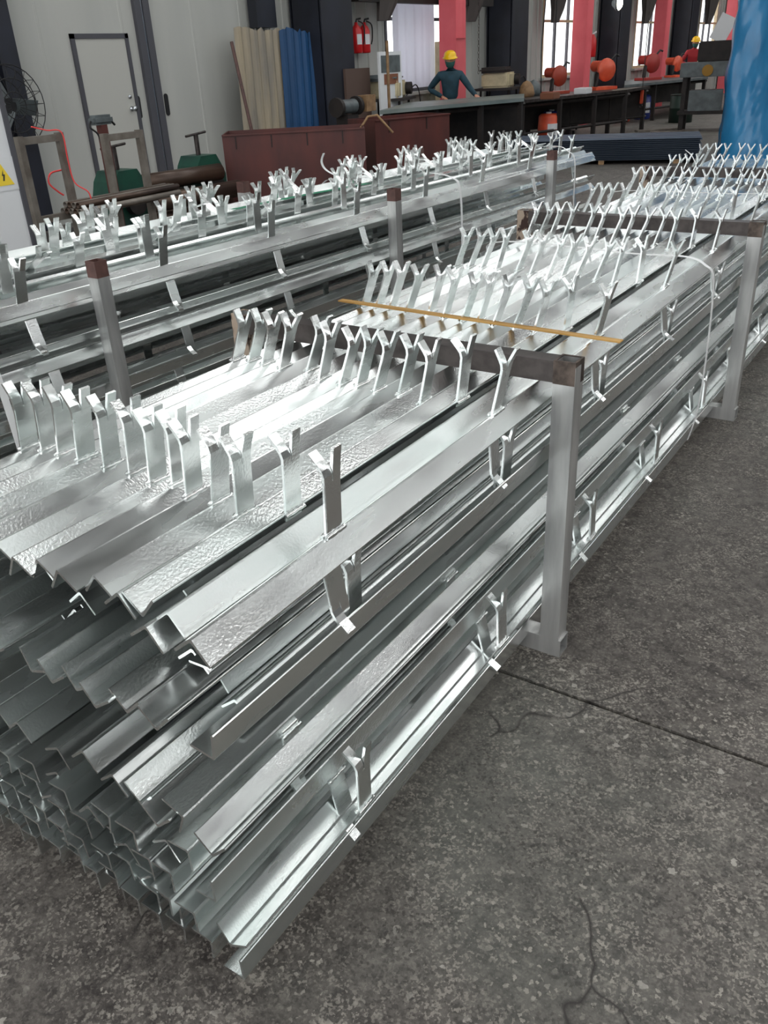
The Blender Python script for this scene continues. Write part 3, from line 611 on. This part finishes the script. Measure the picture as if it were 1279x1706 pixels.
# ------------------------------------------------------------------ work tables
def table(c0, c1, c2, c3, h, label, legs, topm=TABLEM, skirt=None):
    P = [Vector(c) for c in (c0, c1, c2, c3)]; o = P[0].copy()
    e = empty('work_table', (o.x, o.y, 0), 0, label, 'table', 'long steel work tables')
    vs = [((p-o).x, (p-o).y, h-.05) for p in P]+[((p-o).x, (p-o).y, h) for p in P]
    MB().add(vs, [(3,2,1,0),(4,5,6,7)]+[(k,(k+1)%4,(k+1)%4+4,k+4) for k in range(4)]).build('table_top', topm, e)
    for f, g in legs:
        a = P[0].lerp(P[1], f); b = P[3].lerp(P[2], f); p = a.lerp(b, g)-o
        MB().b2((p.x-.035,p.y-.035,0),(p.x+.035,p.y+.035,h-.05)).build('leg', DARKM, e)
    a = P[3].lerp(P[0], .12)-o; b = P[2].lerp(P[1], .12)-o
    MB().add([(a.x,a.y,.22),(b.x,b.y,.22),(b.x,b.y,h-.05),(a.x,a.y,h-.05),(a.x-.02,a.y,.22),(b.x-.02,b.y,.22),(b.x-.02,b.y,h-.05),(a.x-.02,a.y,h-.05)], [(0,1,2,3),(7,6,5,4),(0,4,5,1),(1,5,6,2),(2,6,7,3),(3,7,4,0)]).build('added_dark_backing', DARKM, e)  # added dark sheet, stands in for the gloom and clutter under the table
    for g in (.1,.9):
        a = P[0].lerp(P[3], g)-o; b = P[1].lerp(P[2], g)-o
        MB().tube([(a.x,a.y,h-.09),(b.x,b.y,h-.09)], .035, 4, smooth=False).build('rail', DARKM, e); MB().tube([(a.x,a.y,.25),(b.x,b.y,.25)], .025, 4, smooth=False).build('rail', DARKM, e)
    return e
lg = [(f, g) for f in (.03,.35,.67,.97) for g in (.08,.92)]
table((-6.40,8.84,0), (-5.42,11.38,0), (-6.08,12.79,0), (-7.15,10.80,0), .90, 'long grey-green work table in front of the worker in the yellow helmet', lg)
table((-6.15,12.7,0), (-5.34,15.8,0), (-5.36,17.25,0), (-6.76,14.3,0), .80, 'dark work table in the middle distance with cut-off saws on it', lg, RAW)
table((-6.16,17.98,0), (-5.36,21.6,0), (-6.6,25.0,0), (-7.1,20.7,0), .80, 'far dark work table running up to the worker in red', lg, GREYM)
e = empty('steel_cabinet', (-6.55, 15.6, 0), R(20), 'black steel cabinet on castors under the middle work table', 'cabinet')
MB().b2((-.3,-.2,.14),(.3,1.6,.74), bev=.008).build('carcass', DARKM, e)
for y in (.0,.55,1.1): MB().b2((.30,y-.14,.18),(.315,y+.36,.70)).build('cabinet_door', RAW, e)
for y in (-.1,1.5):
    for x in (-.24,.24): MB().lathe([(0,-.02),(.05,-.02),(.05,.02),(0,.02)], 12, Matrix.Translation((x,y,.05)) @ Matrix.Rotation(R(90),4,'Y')).build('castor', BLACKR, e)
for i, (x, y, m, t) in enumerate(((-6.35,14.6,BLUEB,'blue'),(-6.35,19.9,BLUEB,'blue'),(-6.1,13.9,ORANGE,'orange'),(-6.55,19.1,ORANGE,'orange'))):
    e = empty('plastic_drum', (x, y, 0), 0, '%s plastic drum under the %s work table' % (t, ['middle','far'][i % 2]), 'drum', 'plastic drums under the tables')
    MB().lathe([(0,0),(.16,0),(.19,.03),(.19,.25),(.195,.26),(.19,.27),(.18,.48),(.14,.52),(0,.52)], 18).build('drum_body', m, e); MB().lathe([(0,.52),(.05,.52),(.05,.545),(0,.545)], 10).build('cap', PAPER, e)
    MB().prism([(.188*math.sin(a), .188*math.cos(a)) for a in [R(v) for v in (100,120,140,160)]]+[(.194*math.sin(a), .194*math.cos(a)) for a in [R(v) for v in (160,140,120,100)]], .14, .36, axis='Z').build('paper_label', SIGNY if i == 0 else PAPER, e)
def saw(x, y, z, rz, m, label, s=1.0):
    e = empty('cutoff_saw', (x, y, z), rz, label, 'machine', 'cut-off saws on the work tables'); e.scale = (s,s,s)
    MB().b2((-.22,-.16,0),(.22,.16,.05), bev=.006).build('base_plate', m, e)
    MB().tube([(-.12,0,.05),(-.10,0,.24),(.02,0,.36)], .035, 8).build('arm', DARKM, e)
    g = MB().lathe([(0,-.035),(.17,-.035),(.18,0),(.17,.035),(0,.035)], 20, Matrix.Translation((.08,0,.30)) @ Matrix.Rotation(R(90),4,'X')).build('blade_guard', m, e)
    MB().tube([(.02,.05,.36),(.02,.26,.36)], .085, 14).build('motor', m, e)
    MB().tube([(.12,0,.40),(.26,0,.52),(.33,0,.50)], .018, 8).build('handle', BLACKR, e)
    MB().lathe([(0,-.004),(.15,-.004),(.15,.004),(0,.004)], 20, Matrix.Translation((.08,0,.28)) @ Matrix.Rotation(R(90),4,'X')).build('disc', RAW, e)
    return e
saw(-6.35,14.75,.80,1.2,mat('red_brown_machine',(150,54,34),.5), 'red-brown cut-off saw beside the first red column on the middle table')
saw(-5.95,16.05,.80,1.0,ORANGE, 'orange cut-off saw left of the second black column on the middle table', 1.15)
saw(-6.5,20.6,.80,1.1,mat('dark_red_machine',(150,40,34),.5), 'dark red saw on the far table in front of the second red column', 1.2)
saw(-6.35,22.2,.80,1.3,ORANGE, 'small orange saw on the far table left of the worker in red', 1.0)
# beige machine at man's left and green/beige one behind first table
def lathe_machine(x, y, rz, label, body, top, h=.82):
    e = empty('bench_machine', (x, y, 0), rz, label, 'machine')
    MB().b2((-.25,-.32,h),(.25,.32,h+.24), bev=.03).build('housing', body, e); MB().b2((-.27,-.40,h+.24),(.22,.20,h+.33), bev=.035).build('top_cover', top, e)
    MB().tube([(.25,.22,h+.12),(.34,.22,h+.12)], .09, 14).build('chuck', DARKM, e); MB().b2((-.35,-.45,h-.04),(.35,.5,h)).build('plate', DARKM, e)
    for a in (-.28,.28):
        for b_ in (-.36,.42): MB().tube([(a,b_,0),(a*.9,b_*.9,h-.04)], .02, 6).build('leg', DARKM, e)
    MB().tube(arc([(.2,.45,h),(.3,.75,h+.15),(.35,.85,h-.1),(.3,.9,.3)],5), .01, 6).build('cable', BLACKR, e)
    return e
lathe_machine(-7.44,10.65,.35,'green-topped beige machine on thin legs left of the first window', BEIGEM, GREYM, .98)
lathe_machine(-6.98,13.62,.25,'beige motor unit on a stand right of the worker in the yellow helmet', BEIGEM, DARKM, .98)
MB().tube([(-6.75,9.62,.0),(-6.75,9.62,1.75)], .022, 8).build('wooden_pole', WOOD, label='thin tan pole standing beside the green-topped machine', cat='pole')
e = empty('framed_board', (-7.15,10.0,0), 0, 'white framed board with a brown sheet below the fire extinguishers', 'board')
MB().b2((-.03,0,.5),(0,.62,1.62)).build('frame_board', PAPER, e); MB().b2((0,.05,1.34),(.008,.57,1.57)).build('grey_panel', GREYM, e); MB().b2((0,.12,1.18),(.01,.5,1.32)).build('brown_panel', CARD, e)
for dy in (.02,.58): MB().b2((-.03,dy,0),(0,dy+.03,.5)).build('leg', PAPER, e)
# goods on the middle table
for i, (x, y, z, m, t) in enumerate(((-6.55,13.9,.80,WOOD,'brown sack-like bundle of rags'),(-6.6,14.3,.80,GREYM,'grey motor'),(-5.75,14.6,.80,PAPER,'white small box'),(-5.7,13.0,.80,CARD,'flat brown offcut'),(-7.4,15.9,1.2,PAPER,'white paper sheet box'))[:4]):
    MB().lathe([(0,0),(.13,0),(.15,.05),(.12,.17),(.07,.24),(0,.27)], 9, Matrix.Rotation(.4*i,4,'Z')).build('small_bundle' if i == 0 else 'small_motor' if i == 1 else 'small_carton', m, loc=(x,y,z), label=t+' lying on the middle work table', cat='parts') if i < 2 else MB().box((0,0,.05),(.24,.3,.10),bev=.01).build('small_carton', m, loc=(x,y,z), label=t+' lying on the middle work table', cat='box')
# red jib columns with draped red sheets
for i, (y, t) in enumerate(((12.5,'first window'),(18.35,'second window'),(23.95,'third window'),(31.3,'fourth window'))):
    e = empty('red_column', (-7.4, y, 0), 0, 'red painted square column with folded red sheet in front of the %s' % t, 'column', 'red columns along the windows')
    MB().b2((-.16,.0,.0),(.16,.36,4.6)).build('shaft', REDP, e)
    MB().b2((-.24,-.08,0),(.24,.44,.02)).build('base_plate', REDP, e)
    pl = [(.165,.02),(.19,.06),(.165,.10),(.20,.16),(.165,.22),(.195,.28),(.165,.34),(.16,.34),(.16,.02)]
    MB().prism(pl, 1.78 if i == 0 else .5, 4.4, axis='Z').build('sheet_fold', REDP, e)
    MB().tube([(.0,.18,4.4),(1.5,.18,4.7)], .06, 6).build('jib_arm', REDP, e)
# cream cabinet behind the worker
e = empty('cream_cabinet', (-7.55, 12.66, 0), 0, 'cream cabinet behind the worker in the yellow helmet', 'cabinet')
MB().b2((-.2,0,.0),(.08,.62,1.75), bev=.006).build('carcass', BEIGEM, e)
for k in range(2): MB().b2((.08,.02+.295*k,.05),(.09,.305+.295*k,1.70)).build('cabinet_door', BEIGEM, e)
for k in range(3): MB().b2((.09,.12+.14*k,1.55),(.093,.17+.14*k,1.60)).build('vent', SIGNK, e)
# plastic film hung inside window 1
fm = MB(); n = 24; vs = []
for k in range(n+1):
    y = 11.5+1.35*k/n; x = -7.86+.018*math.sin(k*1.3)+.01*math.sin(k*2.9); vs += [(x,y,1.06),(x+.01*math.sin(k*.7),y,3.0)]
vs += [(v[0]+.002,v[1],v[2]) for v in vs]; o_ = 2*(n+1)
fm.add(vs, [(2*k,2*k+2,2*k+3,2*k+1) for k in range(n)]+[(o_+2*k,o_+2*k+1,o_+2*k+3,o_+2*k+2) for k in range(n)], smooth=True)
def filmmat():
    m, N, L, b = nt('hanging_film'); b.inputs['Base Color'].default_value = lin((225,226,232)); b.inputs['Roughness'].default_value = .5
    t = N.new('ShaderNodeBsdfTranslucent'); t.inputs[0].default_value = lin((215,215,222)); x = N.new('ShaderNodeMixShader'); x.inputs[0].default_value = .6
    L.new(b.outputs[0], x.inputs[1]); L.new(t.outputs[0], x.inputs[2]); L.new(x.outputs[0], N['Material Output'].inputs[0]); return m
fm.build('plastic_film', filmmat(), label='white plastic film hanging inside the first window', cat='film')
# gathered dark curtains at the top of the windows
for i, (y0, y1) in enumerate(((10.7,11.4),(13.55,14.3),(17.3,18.1),(23.2,24.0),(29.3,30.0))):
    vs = []; n = 14
    for k in range(n):
        a = 2*math.pi*k/n; rr = .22*(1+.22*math.cos(5*a)); vs.append((rr*math.cos(a)*.7, rr*math.sin(a)))
    mb = MB(); y = (y0+y1)/2; lv = [(2.05,.45,.18),(2.3,.75,.05),(2.8,1.25,-.05),(3.4,1.6,-.1)]
    V = [(a*s-7.62, b*s*1.3+y-dy, z) for z, s, dy in lv for a, b in vs]
    mb.add(V, [(j*n+k,j*n+(k+1)%n,(j+1)*n+(k+1)%n,(j+1)*n+k) for j in range(3) for k in range(n)]+[tuple(range(n))], smooth=False)
    mb.build('gathered_curtain', mat('dark_canvas', (64,58,56), .8), label='dark gathered canvas curtain, %s along the window wall from the left' % ORD[i], cat='curtain', group='gathered canvas curtains')
# fire extinguishers
for i, y in enumerate((10.44,10.66)):
    e = empty('fire_extinguisher', (-7.84, y, 1.62), 0, 'red fire extinguisher hanging on the wall beside the first window, %s one' % ['left','right'][i], 'extinguisher', 'fire extinguishers')
    MB().lathe([(0,0),(.075,0),(.085,.02),(.085,.30),(.06,.36),(.025,.39),(.025,.42),(0,.42)], 18).build('cylinder_body', REDX, e)
    MB().b2((-.17,-.03,.10),(-.08,.03,.16)).b2((-.17,-.03,.30),(-.08,.03,.34)).build('wall_bracket', BLACKR, e)
    MB().tube([(0,0,.42),(.0,.02,.46),(.06,.05,.47)], .014, 8).build('valve', BLACKR, e); MB().tube(arc([(.02,.03,.44),(.08,.09,.38),(.09,.08,.20),(.085,.05,.12)],4), .011, 6).build('hose', BLACKR, e)
    MB().prism([(.0855*math.cos(R(a)), .0855*math.sin(R(a))) for a in (-50,-30,-10,10)]+[(.088*math.cos(R(a)), .088*math.sin(R(a))) for a in (10,-10,-30,-50)], .12, .26, axis='Z').build('paper_label', PAPER, e)
e = empty('fire_extinguisher', (-7.84, 20.3, 1.35), 0, 'far fire extinguisher in a red holder by the second black column', 'extinguisher', 'fire extinguishers')
MB().lathe([(0,0),(.09,0),(.10,.02),(.10,.36),(.06,.44),(.03,.48),(0,.48)], 16).build('cylinder_body', REDX, e); MB().b2((-.12,-.15,-.5),(-.08,.15,.55)).build('holder', REDX, e); MB().tube([(0,0,.48),(.08,.04,.53)], .02, 8).build('valve', PAPER, e)
# work lamp lit near second window
e = empty('work_lamp', (-7.1, 19.9, 2.42), 0, 'lit round work lamp hanging between the second window and the black column', 'lamp')
MB().lathe([(.03,0),(.16,.0),(.15,.06),(.05,.16),(0,.16)], 18, Matrix.Rotation(R(90),4,'Y') @ Matrix.Rotation(R(180),4,'X')).build('lamp_shade', GREYM, e); MB().lathe([(0,.0),(.145,.0),(.10,.05),(0,.07)], 18, Matrix.Rotation(R(90),4,'Y')).build('lamp_lens', WHITELAMP, e); MB().tube([(-.1,0,.1),(-.3,0,.8),(-.5,0,1.2)], .02, 6).build('bracket', DARKM, e)
# chain hoist by first red column
ch = MB()
for k in range(36):
    z = 1.25+k*.05; ch.tube([(.0 if k % 2 else .014*math.cos(a), .014*math.cos(a) if k % 2 else 0, z+.028*math.sin(a)) for a in [2*math.pi*j/8 for j in range(9)]], .005, 4, cap=False)
ch.build('hoist_chain', RAW, loc=(-6.95,12.78,0), label='hoist chain hanging in front of the first red column', cat='chain')
MB().tube([(0,0,0),(0,0,3.2)], .012, 6).build('hanging_cable', BLACKR, loc=(-6.9,15.9,.82), label='dark hose hanging down before the second window', cat='cable')
MB().tube(arc([(0,0,0),(0,-.05,.8),(0,.05,1.5),(0,.1,2.6)],5), .010, 6).build('hanging_cable', BLACKR, loc=(-6.4,14.2,.82), label='dark cable rising left in the second window', cat='cable')
e = empty('hook_block', (-5.4, 16.9, 0), 0, 'orange hook block hanging on a thin rope over the aisle', 'hook')
MB().tube([(0,0,.75),(0,0,3.4)], .008, 6).build('rope', RAW, e); MB().box((0,0,.62),(.06,.06,.26), bev=.012).build('block', ORANGE, e); MB().tube(arc([(0,0,.49),(.03,0,.45),(0,0,.41),(-.03,0,.44)],4), .008, 6).build('hook', RAW, e)

# ------------------------------------------------------------------ stacked profile sheets on the aisle floor
sx, sy = -2.72, 11.47
PACK = 2.7
for b in range(4):
    e = empty('sheet_pack', (sx, sy, .06+.075*b), R(17.5), 'pack of blue-grey profiled sheets on the aisle floor, %s from bottom' % ORD[b], 'sheets', 'packs of blue-grey profiled sheets')
    for k in range(3):
        pr = []; L_ = .88; n = 7
        for q_ in range(n): y = L_*q_/n; pr += [(y,0),(y+.045,0),(y+.06,.018),(y+.10,.018),(y+.115,0)]
        pr.append((L_,0)); pr2 = [(a, b2_+.004) for a, b2_ in pr][::-1]; M2 = pr+pr2
        mb = MB(); n2 = len(M2); sh = random.uniform(-.03,.03)
        vs = [(-PACK+sh, a, z) for a, z in M2]+[(0+sh, a, z) for a, z in M2]; h_ = len(pr)
        mb.add(vs, [(i,(i+1)%n2,(i+1)%n2+n2,i+n2) for i in range(n2)]+[(i,i+1,n2-2-i,n2-1-i) for i in range(h_-1)]+[(i+n2,i+1+n2,n2-2-i+n2,n2-1-i+n2) for i in range(h_-1)])
        mb.build('profile_sheet', SHEETB, e, loc=(0,0,.024*k))
for i, u in enumerate((.3,1.35,2.4)):
    d = Vector((-u*math.cos(R(17.5)), -u*math.sin(R(17.5)), 0)); MB().box((0,.44,.03),(.08,.86,.058)).build('timber_bearer', WOOD, loc=(sx+d.x,sy+d.y,0), rot=(0,0,R(17.5)), label='pale timber bearer under the profiled sheets, %s from the right' % ORD[i], cat='timber', group='timber bearers')
# stuff right of table: dark machine frame near the tarp
e = empty('machine_frame', (-4.15, 17.0, 0), R(10), 'dark machine frame with a yellow part standing left of the blue tarpaulin', 'machine')
for x in (-.4,.4):
    for y in (-.3,.3): MB().b2((x-.04,y-.04,0),(x+.04,y+.04,.95)).build('leg', DARKM, e)
MB().b2((-.5,-.4,.95),(.5,.4,1.20), bev=.01).build('head', GREYM, e); MB().tube([(.0,-.45,1.06),(.0,-.40,1.06)], .10, 14).build('yellow_dial', mat('ochre',(150,110,30),.6), e)
MB().b2((-.48,-.38,.30),(.48,.38,.36)).build('shelf', DARKM, e); MB().b2((-.30,-.3,.36),(.30,.1,.72)).build('motor_box', GREYM, e)
MB().b2((-.25,.0,1.2),(.35,.3,1.55), bev=.02).build('upper_unit', DARKM, e); MB().box((.15,.1,1.75),(.30,.05,.45), rot=Matrix.Rotation(R(25),4,'Y')).build('pale_cover', PAPER, e)
for i, (x, y) in enumerate(((-4.8,15.9),(-4.5,16.3),(-4.95,16.7))):
    MB().box((0,0,.02),(.9,.16,.035)).build('steel_plank', GALP, loc=(x,y,0), rot=(0,0,.3+.2*i), label='flat plank lying on the aisle floor, %s of three before the dark machine frame' % ORD[i], cat='plank', group='planks on the aisle floor')
e = empty('waste_drum', (-5.15, 18.9, 0), 0, 'dark green drum on the floor beside the dark machine frame', 'drum')
MB().lathe([(0,0),(.25,0),(.25,.28),(.258,.29),(.25,.30),(.25,.55),(.24,.56),(.22,.50),(0,.50)], 18).build('drum_body', mat('dark_green', (22,44,36), .5), e); MB().lathe([(.245,.545),(.262,.55),(.245,.565)], 18).build('rim', DARKM, e)

# ------------------------------------------------------------------ blue tarpaulin over a tall load
def tarp():
    rnd = random.Random(11); mb = MB(); nx, nz = 110, 70
    outline = []
    for k in range(nx+1):
        s = k/nx
        if s < .3: p = (-2.56, 13.6-1.5*s/.3)
        elif s < .8: p = (-2.56+3.0*(s-.3)/.5, 12.1-.3*(s-.3)/.5)
        else: p = (.44, 11.8+1.6*(s-.8)/.2)
        outline.append(p)
    from mathutils import noise
    vs = []
    for j in range(nz+1):
        z = 3.6*j/nz
        for k, (x, y) in enumerate(outline):
            s = k/nx*6; f = noise.noise(Vector((s*2.6+z*.55, z*.35, 3)))*.09 + noise.noise(Vector((s*10+z*2.0, z*.7, 9)))*.05 + abs(noise.noise(Vector((s*5-z*1.9, z*.4, 5))))*.10
            fl = .10*(1-j/nz)**2
            nx_, ny_ = ((-1,0) if k/nx < .3 else ((0,-1) if k/nx < .8 else (1,0)))
            vs.append((x+nx_*(f+fl)+(.03*f), y+ny_*(f+fl), max(z,0.004)))
    W = nx+1
    fs = [(j*W+k, j*W+k+1, (j+1)*W+k+1, (j+1)*W+k) for j in range(nz) for k in range(nx)]
    mb.add(vs, fs, smooth=True)
    o = mb.build('blue_tarpaulin', TARP, label='shiny blue tarpaulin draped over a tall load at the right edge', cat='tarpaulin')
    return o
tp = tarp()
MB().b2((-2.40,12.38,0),(.30,13.75,3.55)).build('covered_load', DARKM, tp)

# ------------------------------------------------------------------ workers
def skin_obj(name, nodes, edges, m, parent, sub=2):
    me = bpy.data.meshes.new(name); me.from_pydata([n[:3] for n in nodes], edges, []); o = bpy.data.objects.new(name, me); COL.objects.link(o); o.parent = parent
    sk = o.modifiers.new('skin', 'SKIN'); sk.use_smooth_shade = True
    for i, n in enumerate(nodes): me.skin_vertices[0].data[i].radius = n[3] if isinstance(n[3], tuple) else (n[3], n[3]); me.skin_vertices[0].data[i].use_root = (i == 0)
    s = o.modifiers.new('sub', 'SUBSURF'); s.levels = sub; s.render_levels = sub; me.materials.append(m); return o
def worker(loc, rz, label, cloth, lh, rh, lean=.0, hat=YEL):
    """origin between the feet, facing -Y; lh / rh = (elbow, wrist) of the worker's own right (-x) and left (+x) arm"""
    e = empty('person', loc, rz, label, 'person')
    py = -lean
    nodes = [(0,0,.90,(.15,.11)), (0,py*.3,1.04,(.14,.10)), (0,py*.7,1.20,(.165,.115)), (0,py,1.33,(.13,.09)), (0,py*1.1,1.39,.06), (0,py*1.3-.01,1.45,.05),
             (-.17,py,1.32,.07), (lh[0][0],lh[0][1],lh[0][2],.052), (lh[1][0],lh[1][1],lh[1][2],.040),
             (.17,py,1.32,.07), (rh[0][0],rh[0][1],rh[0][2],.052), (rh[1][0],rh[1][1],rh[1][2],.040)]
    skin_obj('jacket', nodes, [(0,1),(1,2),(2,3),(3,4),(4,5),(3,6),(6,7),(7,8),(3,9),(9,10),(10,11)], cloth, e)
    leg = [(0,0,.90,(.14,.11)), (-.09,0,.82,.095), (-.10,-.01,.47,.062), (-.11,.01,.10,.050), (.09,0,.82,.095), (.10,-.01,.47,.062), (.11,.01,.10,.050)]
    skin_obj('trousers', leg, [(0,1),(1,2),(2,3),(0,4),(4,5),(5,6)], TROUS, e)
    for s in (-1,1): MB().add([], []).box((s*.11,-.05,.05),(.095,.26,.10), bev=.03).build('shoe', BLACKR, e)
    hy = py*1.5-.02
    hd = MB(); hd.lathe([(0,-.115),(.035,-.112),(.055,-.09),(.068,-.05),(.077,0),(.078,.05),(.068,.09),(.04,.115),(0,.12)], 18, Matrix.Translation((0,hy,1.545)) @ Matrix.Rotation(R(12),4,'X') @ Matrix.Scale(1.15,4,(0,1,0)))
    h = hd.build('head', SKIN, e)
    MB().lathe([(0,-.012),(.012,-.01),(.014,0),(.008,.03),(0,.035)], 8, Matrix.Translation((0,hy-.09,1.545))).build('nose', SKIN, h)
    for s in (-1,1):
        MB().lathe([(0,-.012),(.010,-.006),(.010,.006),(0,.012)], 8, Matrix.Translation((s*.03,hy-.082,1.565))).build('eye', BLACKR, h)
        MB().lathe([(0,-.03),(.012,-.02),(.014,.01),(0,.03)], 8, Matrix.Translation((s*.08,hy+.0,1.55))).build('ear', SKIN, h)
    MB().lathe([(.03,-.115),(.062,-.09),(.076,-.05),(.084,-.01),(.080,.005)], 18, Matrix.Translation((0,hy-.004,1.54)) @ Matrix.Rotation(R(14),4,'X') @ Matrix.Scale(1.18,4,(0,1,0))).build('face_mask', MASK, e)
    ht = MB().lathe([(.125,0),(.128,.008),(.106,.014),(.103,.05),(.088,.09),(.055,.115),(0,.125)], 22, Matrix.Translation((0,hy-.005,1.585)) @ Matrix.Rotation(R(10),4,'X') @ Matrix.Scale(1.12,4,(0,1,0))).build('helmet', hat, e)
    for hnd, s in ((lh,-1),(rh,1)):
        el, wr = Vector(hnd[0]), Vector(hnd[1]); d = (wr-el).normalized(); a = d.cross(Vector((0,0,1)))
        a = a.normalized() if a.length > .05 else Vector((1,0,0)); b = a.cross(d)
        N_ = [tuple(wr-d*.01)+(.026,), tuple(wr+d*.05)+((.040,.018),)]; E_ = [(0,1)]
        for f in range(4):
            o1 = a*(-.030+.020*f); ln = (.07,.08,.075,.058)[f]; st_ = wr+d*.075+o1
            i = len(N_); N_ += [tuple(st_)+(.0105,), tuple(st_+d*ln*.5-b*.008)+(.0095,), tuple(st_+d*ln*.85-b*.03)+(.008,)]; E_ += [(1,i),(i,i+1),(i+1,i+2)]
        i = len(N_); N_ += [tuple(wr+d*.035-a*s*.038)+(.012,), tuple(wr+d*.075-a*s*.055-b*.01)+(.010,)]; E_ += [(1,i),(i,i+1)]
        skin_obj('hand', N_, E_, SKIN, e, 1)
    return e
worker((-7.16,12.16,0), R(30), 'worker in teal jacket, green mask and yellow helmet standing behind the long work table', TEAL, ((-.36,.04,1.10),(-.14,-.15,.98)), ((.34,-.08,1.08),(.42,-.28,.98)), .06).scale = (1,1,.94)
worker((-6.85,25.4,0), R(30), 'far worker in red clothes and yellow helmet at the end of the aisle', REDW, ((-.30,.0,1.08),(-.16,-.24,1.02)), ((.30,-.0,1.08),(.16,-.26,1.02)), .12)
